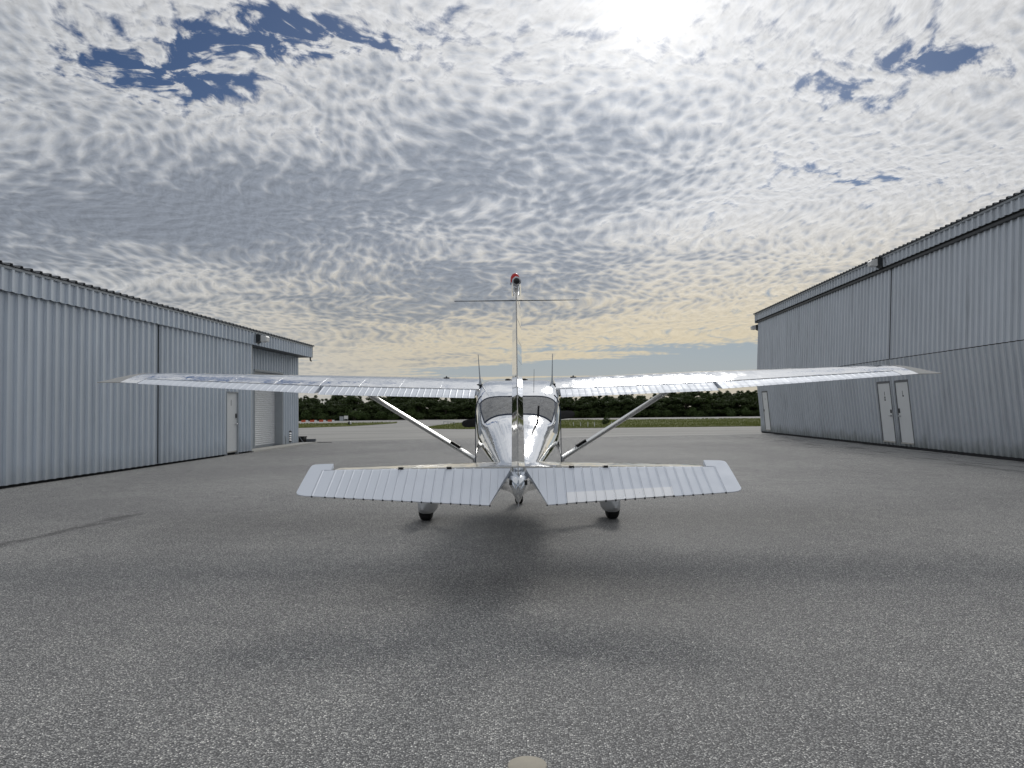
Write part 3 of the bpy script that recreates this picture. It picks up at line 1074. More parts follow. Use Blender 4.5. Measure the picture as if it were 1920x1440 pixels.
def catmull(keys, d):
    ks = keys
    for i in range(len(ks) - 1):
        if ks[i][0] >= d >= ks[i + 1][0]:
            a, b = ks[i], ks[i + 1]
            p = ks[i - 1] if i else a
            n = ks[i + 2] if i + 2 < len(ks) else b
            h = a[0] - b[0]
            t = (a[0] - d) / h
            out = []
            for j in range(1, len(a)):
                m0 = (b[j] - p[j]) / (p[0] - b[0]) * h if p is not a else (b[j] - a[j])
                m1 = (n[j] - a[j]) / (a[0] - n[0]) * h if n is not b else (b[j] - a[j])
                t2, t3 = t * t, t * t * t
                out.append((2 * t3 - 3 * t2 + 1) * a[j] + (t3 - 2 * t2 + t) * m0 + (-2 * t3 + 3 * t2) * b[j] + (t3 - t2) * m1)
            return out
    return list(ks[-1][1:])


#        D     w     zb    zm    zt    nu   nl
FUS = [(12.95, .17, 1.16, 1.31, 1.46, 2.0, 2.0), (12.85, .36, .95, 1.26, 1.50, 2.6, 2.6), (12.5, .43, .80, 1.18, 1.53, 3.0, 3.0), (12.1, .47, .70, 1.12, 1.55, 3.0, 3.5),
       (11.72, .52, .62, 1.10, 1.58, 3.2, 4.0), (11.45, .535, .61, 1.05, 1.70, 3.4, 6.0), (11.15, .54, .60, 1.02, 1.845, 4.0, 7.0), (10.7, .545, .60, 1.0, 1.895, 9.0, 8.0),
       (10.2, .545, .60, 1.0, 1.845, 9.0, 8.0), (9.7, .535, .60, 1.0, 1.742, 7.5, 7.5), (9.4, .517, .605, 1.0, 1.655, 5.6, 7.0), (9.1, .49, .615, 1.0, 1.54, 4.6, 6.0),
       (8.8, .455, .625, 1.0, 1.425, 3.1, 5.5), (8.5, .415, .64, 1.0, 1.355, 2.7, 5.0), (8.0, .345, .67, .98, 1.265, 2.4, 4.5), (7.4, .255, .71, .95, 1.15, 2.3, 3.8),
       (6.9, .175, .745, .93, 1.055, 2.3, 2.5), (6.5, .105, .755, .92, 1.0, 2.2, 1.9), (6.2, .068, .765, .915, .975, 2.0, 1.6), (6.08, .045, .79, .90, .95, 2.0, 1.6)]
NPH = 30                                             # faces per half section


def phi(j):
    return -math.pi / 2 + math.pi * j / NPH


def fus_pt(d, j, side, inset=0.0):
    w, zb, zm, zt, nu, nl = catmull(FUS, d)
    w, zb, zt = w - inset, zb + inset, zt - inset
    a = phi(j)
    c, s = max(0.0, math.cos(a)), math.sin(a)
    # spread the samples evenly over the flat sides of the boxy sections
    n = nu if s >= 0 else nl
    x = w * c ** (2.0 / n)
    z = zm + (zt - zm) * s ** (2.0 / n) if s >= 0 else zm - (zm - zb) * (-s) ** (2.0 / n)
    return L(side * x, d, z)


DS = [12.95, 12.9, 12.85, 12.75, 12.6, 12.4, 12.2, 12.0, 11.85, 11.72, 11.6, 11.48, 11.36, 11.26, 11.15, 11.05, 10.9, 10.75, 10.6, 10.45, 10.3, 10.2, 10.1, 9.95, 9.8, 9.68, 9.56, 9.46, 9.38,
      9.28, 9.18, 9.08, 8.98, 8.9, 8.83, 8.74, 8.64, 8.52, 8.4, 8.25, 8.1, 7.95, 7.8, 7.65, 7.5, 7.35, 7.2, 7.05, 6.9, 6.75, 6.6, 6.5, 6.4, 6.3, 6.2, 6.13, 6.08]


def pane_kind(d0, d1, j):
    """which pane (if any) a fuselage face belongs to; j counts up from the belly"""
    m = (d0 + d1) / 2
    if 8.84 < m < 9.37 and j >= 22:
        return 'rear'
    if 11.16 < m < 11.71 and j >= 19:
        return 'front'
    if 16 <= j < 20 and (9.47 < m < 10.19 or 10.31 < m < 11.04):
        return 'side'
    return None


def fuselage():
    shell, liner = MB(), MB()
    panes = {}
    for side in (-1, 1):
        for i in range(len(DS) - 1):
            for j in range(NPH):
                q = [fus_pt(DS[i], j, side), fus_pt(DS[i], j + 1, side), fus_pt(DS[i + 1], j + 1, side), fus_pt(DS[i + 1], j, side)]
                k = pane_kind(DS[i], DS[i + 1], j)
                if k is None:
                    shell.add(q, [(0, 1, 2, 3)])
                else:
                    key = k if k != 'side' else (k, side, DS[i] > 10.25)
                    panes.setdefault(key, MB()).add(q, [(0, 1, 2, 3)])
                if k is None and 8.3 < DS[i + 1] and DS[i] < 11.75:
                    li = [fus_pt(d, jj, side, 0.022) for d, jj in ((DS[i], j), (DS[i], j + 1), (DS[i + 1], j + 1), (DS[i + 1], j))]
                    liner.add(li, [(0, 1, 2, 3)])
    # tail end and nose plug
    for d, o in ((DS[-1], -0.03), (DS[0], 0.02)):
        w, zb, zm, zt, nu, nl = catmull(FUS, d)
        c = L(0, d + o, zm)
        for side in (-1, 1):
            for j in range(NPH):
                shell.add([fus_pt(d, j, side), fus_pt(d, j + 1, side), c], [(0, 1, 2)])

    def fin(mb, name, mat, parent):
        me = bpy.data.meshes.new(name)
        me.from_pydata(mb.v, [], mb.f)
        bm = bmesh.new()
        bm.from_mesh(me)
        bmesh.ops.remove_doubles(bm, verts=bm.verts, dist=0.0004)
        bmesh.ops.dissolve_degenerate(bm, edges=bm.edges, dist=0.0002)
        bmesh.ops.recalc_face_normals(bm, faces=bm.faces)
        for f in bm.faces:
            f.smooth = True
        bm.to_mesh(me)
        bm.free()
        return obj(name, me, mat, parent)
    fu = fin(shell, 'fuselage', M['mirror'], PLANE)
    fin(liner, 'cabin_lining', M['lining'], fu)
    names = {'rear': 'rear_window', 'front': 'windshield'}
    for key, mb in panes.items():
        fin(mb, names.get(key, 'side_window'), M['glass'], PLANE)
    return fu


FU = fuselage()

# rubber seal round the rear window
def seal_strip(pts, r=0.008):
    return MB().tube(pts, r, 6)


JW = 22
top = [fus_pt(9.38, j, -1) for j in range(JW, NPH + 1)] + [fus_pt(9.38, j, 1) for j in range(NPH - 1, JW - 1, -1)]
bot = [fus_pt(8.83, j, -1) for j in range(JW, NPH + 1)] + [fus_pt(8.83, j, 1) for j in range(NPH - 1, JW - 1, -1)]
RW = [o for o in PLANE.children if o.name.startswith('rear_window')][0]
seal_strip(top).build('window_seal', M['seal'], RW, True)
seal_strip(bot, 0.010).build('window_seal', M['seal'], RW, True)
for side in (-1, 1):
    seal_strip([fus_pt(d, JW, side) for d in DS if 8.82 < d < 9.39], 0.008).build('window_seal', M['seal'], RW, True)


for side in (-1, 1):                                # door edges, plus a rear dark strip added to draw the side outline
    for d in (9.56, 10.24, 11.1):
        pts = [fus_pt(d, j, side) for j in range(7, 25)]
        MB().tube(pts, 0.007, 6).build('cabin_edge_strip', M['seal'], FU, True)


def seat(x, d, w):
    s = empty('seat', L(x, d, 0.0), 0)
    s.parent = PLANE
    rings = []
    for z, t, ww in ((0.95, 0.07, 0.9), (1.0, 0.09, 1.0), (1.2, 0.09, 1.0), (1.38, 0.08, 0.95), (1.46, 0.05, 0.75)):
        y = -(z - 0.95) * 0.25
        rings.append([(sx * w / 2 * ww * a, y + b * t, z) for sx, a, b in ((-1, 1, 0), (-1, .85, 1), (1, .85, 1), (1, 1, 0), (1, .85, -1), (-1, .85, -1))])
    MB().loft(rings).build('backrest', M['cloth'], s, True, 60)
    MB().loft([[(sx * w / 2, y, z) for sx, y, z in ((-1, 0, a), (1, 0, a), (1, .48, a + .05), (-1, .48, a + .05))] for a in (0.82, 0.94)]).build('cushion', M['cloth'], s)
    return s


for x in (-0.25, 0.25):
    seat(x, 10.55, 0.44)
seat(0.0, 9.75, 0.92)


# ---- wing
def naca(x, up):
    t, m, p = 0.12, 0.02, 0.4
    yt = 5 * t * (0.2969 * math.sqrt(max(x, 0)) - 0.126 * x - 0.3516 * x * x + 0.2843 * x ** 3 - 0.1036 * x ** 4)
    yc = m / p ** 2 * (2 * p * x - x * x) if x < p else m / (1 - p) ** 2 * ((1 - 2 * p) + 2 * p * x - x * x)
    return yc + yt if up else yc - yt


#         s     chord  D_te   z_te   alpha
WS = [(0.50, 1.63, 9.68, 1.654, 7.0), (2.55, 1.63, 9.68, 1.722, 7.0), (5.0, 1.20, 9.95, 1.883, 5.2), (5.5, 1.10, 10.02, 1.915, 5.0)]


def wsec(s):
    for a, b in zip(WS, WS[1:]):
        if s <= b[0] or b is WS[-1]:
            t = (s - a[0]) / (b[0] - a[0])
            return [p + (q - p) * t for p, q in zip(a[1:], b[1:])]


def wpt(side, s, xc, yc, lift=0.0):
    c, dte, zte, al = wsec(s)
    ca, sa = math.cos(R(al)), math.sin(R(al))
    back = (1 - xc) * c
    y = yc * c + lift
    return L(side * s, dte + back * ca - y * sa, zte + back * sa + y * ca)


HX = 0.79
UPX = [1 - 0.5 * (1 + math.cos(math.pi * k / 16)) for k in range(17)]     # 0..1 cosine spaced


def wing(side):
    hx = HX
    xs = sorted([x for x in UPX if x < hx - 0.02] + [hx])
    rings = []
    for s in (0.50, 0.9, 1.3, 1.7, 2.1, 2.55, 2.9, 3.4, 3.9, 4.4, 4.95):
        rings.append([wpt(side, s, x, naca(x, True)) for x in xs[::-1]] + [wpt(side, s, x, naca(x, False)) for x in xs[1:]])
    w = MB().loft(rings).build('wing', M['polished'], PLANE, True, 50)
    # full-chord outer bay and the curled-down tip
    rings = []
    for s, sq in ((4.952, 0.0), (5.06, 0.0), (5.18, 0.03)):
        rings.append([wpt(side, s, x, naca(x, True) * (1 - sq)) for x in UPX[::-1]] + [wpt(side, s, x, naca(x, False)) for x in UPX[1:]])
    MB().loft(rings).build('wing_tip_skin', M['polished'], w, True, 50)
    rings = []
    base = wpt(side, 5.18, 1.0, 0.0)[2] - 0.005
    for s, k in ((5.1805, 0.0), (5.27, 0.06), (5.36, 0.16), (5.44, 0.32), (5.50, 0.55), (5.535, 0.82), (5.545, 1.0)):
        ring = []
        for x, up in [(x, True) for x in UPX[::-1]] + [(x, False) for x in UPX[1:]]:
            xx = 0.5 + (x - 0.5) * (1 - 0.25 * k * k)
            p = wpt(side, 5.18, xx, naca(x, up))
            z = p[2] * (1 - k) + (base + (0.012 if up else 0.0) + (1 - xx) * 0.05) * k
            ring.append((side * s, p[1], z))
        rings.append(ring)
    MB().loft(rings).build('wing_tip_cap', M['gelcoat'], w, True, 60)
    # lapped skin joints on the top
    for s in (1.02, 1.55, 2.08, 2.60, 3.2, 3.8, 4.4):
        r0 = [wpt(side, s - 0.012, x, naca(x, True), 0.0009) for x in xs if x > 0.10]
        r1 = [wpt(side, s + 0.012, x, naca(x, True), 0.0018) for x in xs if x > 0.10]
        r2 = [wpt(side, s + 0.0125, x, naca(x, True), -0.004) for x in xs if x > 0.10]
        r3 = [wpt(side, s - 0.0125, x, naca(x, True), -0.004) for x in xs if x > 0.10]
        MB().loft([r0, r1, r2, r3, r0], closed=False, caps=False).build('lap_joint', M['polished'], w, True, 30)
    sp = [0.55 + 4.38 * k / 24 for k in range(25)]
    r0 = [wpt(side, s, 0.36, naca(0.36, True), 0.001) for s in sp]
    r1 = [wpt(side, s, 0.372, naca(0.372, True), 0.0022) for s in sp]
    r2 = [wpt(side, s, 0.373, naca(0.373, True), -0.004) for s in sp]
    MB().loft([r0, r1, r2], closed=False, caps=False).build('spar_joint', M['polished'], w, True, 30)
    # fuel filler cap, raised disc
    cp = wpt(side, 1.0 if side < 0 else 0.78, 0.30, naca(0.30, True), 0.0)
    MB().lathe([(0.042, -0.01), (0.042, 0.008), (0.012, 0.012), (0.008, 0.026), (0.0, 0.028)], cp, 14).build('fuel_cap', M['dark_metal'], w)
    return w


def ribbed_surface(name, side, s0, s1, n, x0, defl):
    root = empty(name, (0, 0, 0))
    root.parent = PLANE
    sm = (s0 + s1) / 2
    sd, cd = math.sin(R(defl)), math.cos(R(defl))

    def pt(s, x, yc, lift):
        # rotate about the hinge
        c = wsec(s)[0]
        hy = (naca(x0, True) + naca(x0, False)) / 2
        dx, dy = (x - x0) * c, (yc - hy) * c + lift - (0.007 if yc > hy else 0.0) * (1 - (x - x0) / (1 - x0))
        rx, ry = dx * cd + dy * sd, -dx * sd + dy * cd
        return wpt(side, s, x0 + rx / c, hy + ry / c)
    step = (s1 - s0) / n
    xs = [x0 + 0.009 + (1 - x0 - 0.009) * k / 4 for k in range(5)]
    for k in range(n):
        a, b = s0 + k * step, s0 + (k + 1) * step - 0.0015
        prof = [(a, 0.0), (a + 0.006, 0.0), (b - 0.020, 0.0), (b - 0.012, 0.0035), (b - 0.006, 0.0035), (b, 0.0)]
        rings = []
        for s, lf in prof:
            up = [pt(s, x, naca(x, True), lf) for x in xs]
            lo = [pt(s, x, naca(x, False), -lf * 0.6) for x in xs[::-1]]
            rings.append(up + lo)
        MB().loft(rings).build('skin_panel', M['satin'], root)
    return root


for side in (-1, 1):
    wing(side)
    ribbed_surface('flap', side, 0.549, 2.53, 24, HX, 3.5)
    ribbed_surface('aileron', side, 2.575, 4.945, 26, HX, 0.5 if side > 0 else 1.5)

# ---- struts
for side in (-1, 1):
    a, b = Vector(L(side * 0.55, 10.86, 0.755)), Vector(wpt(side, 2.22, 0.27, naca(0.27, False)))
    t = (b - a).normalized()
    nrm = t.cross(Vector((0, 1, 0))).normalized()
    rings = []
    N = 18
    for f in (0.0, 0.15, 0.5, 0.85, 1.0):
        p = a.lerp(b, f)
        ring = []
        for k in range(N):
            th = 2 * math.pi * k / N
            cx = math.cos(th)
            ring.append(p + (Vector((0, 1, 0)) * 0.99 + nrm * (0.12 if nrm.z > 0 else -0.12)) * (0.085 * cx) + nrm * (0.031 * math.sin(th) * (1 + 0.25 * cx)))
        rings.append(ring)
    st = MB().loft(rings).build('wing_strut', M['strut_metal'], PLANE, True, 60)
    for f0, f1, rr, nm, mt in ((0.965, 1.0, 0.05, 'upper_fitting', 'steel'), (0.0, 0.045, 0.048, 'lower_fitting', 'steel')):
        MB().tube([a.lerp(b, f0), a.lerp(b, f1)], [rr, rr], 10, 1.9).build(nm, M[mt], st, True)
    q = a.lerp(b, 0.17) + nrm * (0.043 if nrm.z > 0 else -0.043)
    MB().tube([q, q + t * 0.16], [0.012, 0.012], 6, 3.0).build('fairing_slot', M['black_paint'], st)
    q = a.lerp(b, 0.15)
    MB().tube([q + Vector((0, -0.08, 0.02)), q + Vector((0, -0.10, 0.06)), q + Vector((0, -0.08, 0.08))], 0.007, 6).build('tie_down_ring', M['steel'], st)

# ---- horizontal stabiliser and elevators
HD, HZ = 6.36, 1.0


def stab(side):
    rings = []
    for s in (0.05, 0.4, 0.8, 1.2, 1.52):
        t = (s - 0.05) / 1.47
        le = 7.34 - 0.60 * t
        hb = 0.050 * (1 - 0.32 * t)
        c = le - HD - 0.012
        up, lo = [], []
        for k in range(13):
            x = 1 - 0.5 * (1 + math.cos(math.pi * k / 12)) if k < 12 else 1.0
            h = hb * (2.6 * math.sqrt(x) - 1.9 * x + 0.1 * x * x) if x < 1 else hb * 0.55
            h = hb * max(0.0, min(1.0, 1.75 * math.sqrt(x) * (1 - 0.52 * x) * 1.13))
            up.append(L(side * s, le - x * c, HZ - 0.028 + h))
            lo.append(L(side * s, le - x * c, HZ - 0.028 - h))
        rings.append(up[::-1] + lo[1:])
    return MB().loft(rings).build('horizontal_stabilizer', M['polished'], PLANE, True, 50)


def e_pt(side, s, f, lift=0.0, low=False):
    """elevator surface point: f = 0 hinge .. 1 trailing edge"""
    t = (s - 0.226) / (1.74 - 0.226)
    vd, vz = -0.43 + 0.09 * t, -0.245 + 0.08 * t
    ln = math.hypot(vd, vz)
    nd, nz = vz / ln, -vd / ln                      # normal, up and back
    h = (0.042 * (1 - f) + 0.007) if f >= 0 else 0.042 + f * 0.02
    h = -h if low else 0.0
    return L(side * s, HD - 0.012 + vd * f + nd * (h + lift), HZ + 0.004 + vz * f + nz * (h + lift))


def elevator(side):
    root = empty('elevator', (0, 0, 0))
    root.parent = PLANE
    step = 0.0755
    edges = [0.066, 0.115, 0.165, 0.226]
    while edges[-1] + step < 1.62:
        edges.append(edges[-1] + step)
    edges[-1] = 1.615

    def fmax(s):
        return 1.0 if s >= 0.226 else max(0.03, (s - 0.066) / 0.16)

    def strip(s0, s1, f0, f1, nm, parent, mat, lift=0.0):
        prof = [(s0, 0.0), (s0 + 0.004, 0.0), (s1 - 0.014, 0.0), (s1 - 0.009, 0.005), (s1 - 0.005, 0.005), (s1 - 0.0015, 0.0)]
        if s1 < 0.24:
            prof = [(s0, 0.0), (s1 - 0.0015, 0.0)]
        rings = []
        for s, lf in prof:
            g1 = f0 + (f1 - f0) * (fmax(s) if f1 > 0.9 and f0 < 0.1 else 1.0)
            fs_ = [f0 + (g1 - f0) * k / 3 for k in range(4)]
            rings.append([e_pt(side, s, f, lf + lift) for f in fs_] + [e_pt(side, s, f, -lf * 0.5 + lift * 0.3, True) for f in fs_[::-1]])
        MB().loft(rings).build(nm, mat, parent)
    tab = None
    for s0, s1 in zip(edges, edges[1:]):
        in_tab = side > 0 and 0.36 < (s0 + s1) / 2 < 1.24
        strip(s0, s1, 0.0, 0.70 if in_tab else 1.0, 'skin_panel', root, M['satin'])
        q = e_pt(side, s1 - 0.007, 1.0)
        if s1 > 0.22:
            MB().cbox((q[0], q[1] - 0.002, q[2] - 0.004), (0.011, 0.012, 0.011)).build('rib_end', M['dark_metal'], root)
        if in_tab:
            strip(s0, s1, 0.712, 1.0, 'trim_tab_panel', root, M['satin_bright'], 0.004)
    # tip with the balance horn ahead of the hinge
    mb = MB()
    outl = [(1.616, 1.0), (1.66, 0.998), (1.70, 0.985), (1.728, 0.95), (1.742, 0.88), (1.738, 0.5), (1.730, 0.0), (1.724, -0.18), (1.715, -0.235), (1.695, -0.262), (1.66, -0.27), (1.545, -0.275), (1.545, -0.02), (1.616, -0.02)]
    up = [e_pt(side, s, f) for s, f in outl]
    lo = [e_pt(side, s, f, 0, True) for s, f in outl]
    n = len(outl)
    mb.add(up + lo, [tuple(range(n)), tuple(range(2 * n - 1, n - 1, -1))] + [(i, (i + 1) % n, n + (i + 1) % n, n + i) for i in range(n)])
    mb.build('balance_horn', M['satin'], root)
    for s in (0.55, 0.95) if side < 0 else (0.42, 0.70):
        MB().box(*sorted((side * s, side * (s + 0.04))), HD - 0.01 - 10.5, HD + 0.035 - 10.5, HZ - 0.01, HZ + 0.022).build('hinge', M['black_paint'], root)
    return root


M['satin_bright'] = simple('bright_aluminium', (0.92, 0.93, 0.95), 0.30, 1.0, 0.03)
for side in (-1, 1):
    stab(side)
    elevator(side)

# ---- fin and rudder
def fin_keys(z):
    """leading edge D, hinge D, trailing edge D, half thickness at height z"""
    t = (z - 0.98) / (2.42 - 0.98)
    return 7.62 - 1.15 * t, 6.42 - 0.26 * t, 6.10 - 0.36 * t, 0.052 * (1 - t) + 0.026 * t


def fin_rings(z0, z1, part, n=10):
    rings = []
    for i in range(n + 1):
        z = z0 + (z1 - z0) * i / n
        le, hi, te, h = fin_keys(z)
        pts = []
        if part == 'fin':
            for k in range(9):
                x = 0.5 * (1 - math.cos(math.pi * k / 8)) if k < 8 else 1.0
                hh = h * min(1.0, 1.9 * math.sqrt(x) * (1 - 0.47 * x))
                pts.append((le - (le - hi - 0.008) * x, hh))
        else:
            for k in range(6):
                x = k / 5
                pts.append((hi - 0.004 - (hi - 0.004 - te) * x, h * 0.98 * (1 - x) + 0.004))
        ring = [L(hh, d, z) for d, hh in pts] + [L(-hh, d, z) for d, hh in pts[::-1]]
        rings.append(ring)
    return rings


fin_o = MB().loft(fin_rings(0.97, 2.40, 'fin')).build('vertical_fin', M['mirror'], PLANE, True, 60)
# dorsal fillet running forward along the spine
dr = []
for d, h, w in ((8.2, 0.004, 0.010), (7.9, 0.035, 0.020), (7.65, 0.09, 0.028), (7.4, 0.16, 0.036), (7.2, 0.26, 0.042)):
    zt = catmull(FUS, d)[3]
    dr.append([L(-w - 0.012, d, zt - 0.03), L(-w * 0.6, d, zt + h * 0.7), L(0, d, zt + h), L(w * 0.6, d, zt + h * 0.7), L(w + 0.012, d, zt - 0.03)])
MB().loft(dr).build('dorsal_fillet', M['mirror'], fin_o, True, 60)
rud = MB().loft(fin_rings(0.955, 2.40, 'rudder')).build('rudder', M['mirror'], PLANE, True, 60)
for k in range(9):
    z = 1.10 + k * 0.15
    le, hi, te, h = fin_keys(z)
    MB().loft([[L(sg * (h * 0.98 + 0.005), hi - 0.01, zz), L(sg * 0.006, te + 0.004, zz + 0.03), L(-sg * 0.004, te + 0.004, zz + 0.03), L(sg * (h * 0.5), hi - 0.01, zz)] for sg, zz in ((1, z), (1, z + 0.012))]) \
        .build('bead', M['mirror'], rud)
# fibreglass fin cap, tail light, beacon
rings = []
for d, w, zl, zt in ((6.52, 0.012, 2.395, 2.42), (6.40, 0.036, 2.385, 2.475), (6.2, 0.042, 2.375, 2.505), (5.98, 0.040, 2.37, 2.51), (5.80, 0.034, 2.38, 2.50), (5.72, 0.026, 2.40, 2.485)):
    zm, hh = (zl + zt) / 2, (zt - zl) / 2
    rings.append([L(w * math.cos(a), d, zm + hh * math.sin(a)) for a in (2 * math.pi * k / 14 for k in range(14))])
cap = MB().loft(rings).build('fin_cap', M['mirror'], fin_o, True, 60)
tl = MB().lathe([(0.030, 0.03), (0.034, 0.0), (0.034, -0.014), (0.026, -0.020)], L(0.004, 5.70, 2.443), 18, 'Y').build('tail_light', M['steel'], PLANE, True, 40)
MB().lathe([(0.024, -0.019), (0.022, -0.030), (0.013, -0.040), (0.0, -0.044)], L(0.004, 5.70, 2.443), 16, 'Y').build('lens', M['black_paint'], tl, True)
bc = MB().lathe([(0.040, 0.0), (0.042, 0.012), (0.038, 0.014)], L(-0.008, 6.12, 2.485), 20).build('beacon', M['steel'], PLANE, True, 40)
MB().lathe([(0.036, 0.013), (0.038, 0.03), (0.036, 0.062), (0.026, 0.082), (0.010, 0.092), (0.0, 0.093)], L(-0.008, 6.12, 2.485), 20).build('lens', M['red_lens'], bc, True)
# navigation whiskers
va = MB().tube([L(0.02, 6.20, 2.37), L(0.06, 6.215, 2.372), L(0.53, 6.55, 2.42)], [0.005, 0.0042, 0.003], 6).build('whisker_antenna', M['dark_metal'], PLANE)
va = MB().tube([L(-0.02, 6.20, 2.37), L(-0.06, 6.215, 2.372), L(-0.53, 6.55, 2.42)], [0.005, 0.0042, 0.003], 6).build('whisker_antenna', M['dark_metal'], PLANE)
# tail cone below the rudder, with tie-down ring
rings = []
for z, w, d0, d1 in ((0.985, 0.060, 6.35, 6.12), (0.93, 0.068, 6.35, 6.04), (0.87, 0.060, 6.35, 6.01), (0.80, 0.040, 6.33, 6.03), (0.752, 0.016, 6.30, 6.08)):
    rings.append([L(-w, d0, z), L(-w * 0.85, (d0 + d1) / 2, z), L(0, d1, z), L(w * 0.85, (d0 + d1) / 2, z), L(w, d0, z)])
tc = MB().loft(rings).build('tail_cone', M['mirror'], PLANE, True, 45)
MB().tube([L(0, 6.16, 0.77), L(0, 6.16, 0.715)], 0.006, 6).build('tie_down_ring', M['steel'], tc)
for sg in (-1, 1):
    MB().box(*sorted((sg * 0.052, sg * 0.072)), 6.12 - 10.5, 6.18 - 10.5, 0.89, 0.93).build('rudder_stop', M['black_paint'], tc)

# ---- landing gear
for side in (-1, 1):
    g = MB()
    rings = []
    for x, z, w, t in ((0.30, 0.64, 0.11, 0.03), (0.62, 0.55, 0.09, 0.026), (0.95, 0.42, 0.07, 0.022), (1.20, 0.29, 0.055, 0.02)):
        rings.append([L(side * x, 10.5 + w, z - t), L(side * x, 10.5 + w, z + t), L(side * x, 10.5 - w, z + t), L(side * x, 10.5 - w, z - t)])
    g.loft(rings).build('gear_leg', M['white_paint'], PLANE, True, 50)
    rings = []
    cx = 1.262
    for d, w, zl, zt in ((11.02, 0.02, 0.27, 0.30), (10.98, 0.07, 0.20, 0.36), (10.85, 0.108, 0.125, 0.43), (10.65, 0.125, 0.10, 0.455), (10.45, 0.125, 0.10, 0.44), (10.25, 0.110, 0.115, 0.40),
                         (10.05, 0.085, 0.15, 0.35), (9.90, 0.045, 0.19, 0.29), (9.84, 0.015, 0.22, 0.25)):
        zm, hh = (zl + zt) / 2, (zt - zl) / 2
        ring = []
        for k in range(18):
            a = 2 * math.pi * k / 18
            ca, sa = math.cos(a), math.sin(a)
            ring.append(L(side * (cx - 0.03) + w * abs(ca) ** 0.55 * (1 if ca > 0 else -1), d, zm + hh * abs(sa) ** 0.6 * (1 if sa > 0 else -1)))
        rings.append(ring)
    wf = MB().loft(rings).build('wheel_fairing', M['fairing_paint'], PLANE, True, 60)
    MB().lathe([(0.08, -0.075), (0.17, -0.085), (0.205, -0.065), (0.213, -0.03), (0.213, 0.03), (0.205, 0.065), (0.17, 0.085), (0.08, 0.075)], L(side * cx, 10.5, 0.212), 32, 'X').build('tyre', M['rubber'], wf, True, 40)
nl = MB().tube([L(0, 12.15, 0.80), L(0, 12.18, 0.34)], 0.035, 10).build('nose_strut', M['white_paint'], PLANE, True)
nw = MB().lathe([(0.06, -0.05), (0.14, -0.062), (0.172, -0.045), (0.178, 0.0), (0.172, 0.045), (0.14, 0.062), (0.06, 0.05)], L(0, 12.2, 0.177), 28, 'X').build('nose_wheel', M['rubber'], PLANE, True, 40)
MB().box(-0.085, -0.066, 12.15 - 10.5, 12.23 - 10.5, 0.17, 0.42).box(0.066, 0.085, 12.15 - 10.5, 12.23 - 10.5, 0.17, 0.42).box(-0.085, 0.085, 12.15 - 10.5, 12.23 - 10.5, 0.421, 0.45).build('fork', M['white_paint'], nw)

# ---- propeller
pr = empty('propeller', L(0, 13.06, 1.325), 0)
pr.parent = PLANE
pr.rotation_euler = (0, R(-4.5), 0)
MB().lathe([(0.155, -0.10), (0.155, 0.0), (0.12, 0.12), (0.06, 0.21), (0.0, 0.24)], (0, 0, 0), 24, 'Y').build('spinner', M['polished'], pr, True)
for sg in (-1, 1):
    rings = []
    for r_, c, th, tw in ((0.10, 0.05, 0.045, 40), (0.22, 0.066, 0.032, 32), (0.45, 0.078, 0.022, 22), (0.70, 0.076, 0.016, 16), (0.86, 0.068, 0.012, 13), (0.925, 0.054, 0.010, 12), (0.958, 0.026, 0.006, 12)):
        ct, st_ = math.cos(R(tw)), math.sin(R(tw))
        ring = []
        for k in range(12):
            a = 2 * math.pi * k / 12
            cc, tt = c * math.cos(a), th * math.sin(a) * 0.5
            ring.append((sg * r_, sg * cc * st_ * 0.6 + tt * ct, cc * ct - tt * st_ * sg))
        rings.append(ring)
    MB().loft(rings).build('blade', M['black_paint'], pr, True, 60)

# ---- aerials on the roof and rear deck
for x, lean in ((-0.50, -0.02), (0.46, 0.005)):
    b = wpt(1 if x > 0 else -1, abs(x) if abs(x) > 0.5 else 0.5, 0.62, naca(0.62, True))
    base = Vector((x, b[1], b[2] - 0.004))
    mb = MB()
    rings = []
    for h, c, t in ((0.0, 0.075, 0.026), (0.012, 0.07, 0.022), (0.05, 0.05, 0.012), (0.13, 0.034, 0.008), (0.26, 0.022, 0.006), (0.395, 0.010, 0.004)):
        cen = base + Vector((lean * h / 0.395, -0.10 * (h / 0.395) ** 1.4, h))
        rings.append([cen + Vector((t * math.cos(a), c * math.sin(a), 0)) for a in (2 * math.pi * k / 10 for k in range(10))])
    ba = mb.loft(rings).build('blade_antenna', M['grey_trim'], PLANE, True, 60)
    MB().lathe([(0.05, -0.012), (0.05, 0.004), (0.03, 0.009)], base, 16).build('base_plate', M['black_paint'], ba)
for x in (-0.13, 0.095):
    z = catmull(FUS, 10.75)[3]
    MB().lathe([(0.045, -0.01), (0.045, 0.018), (0.03, 0.028), (0.0, 0.03)], L(x, 10.72, z - 0.006), 16).build('roof_dome', M['black_paint'], PLANE, True)
z = catmull(FUS, 10.0)[3]
MB().tube([L(0.21, 10.0, z - 0.02), L(0.215, 9.98, z + 0.2)], [0.0035, 0.002], 6).build('wire_antenna', M['dark_metal'], PLANE)
j0 = fus_pt(8.55, 26, 1)
rd = MB().tube([j0, (j0[0] + 0.002, j0[1] - 0.01, j0[2] + 0.03), (j0[0] + 0.012, j0[1] - 0.05, j0[2] + 0.19)], [0.018, 0.013, 0.010], 8).build('whip_antenna', M['black_paint'], PLANE, True)


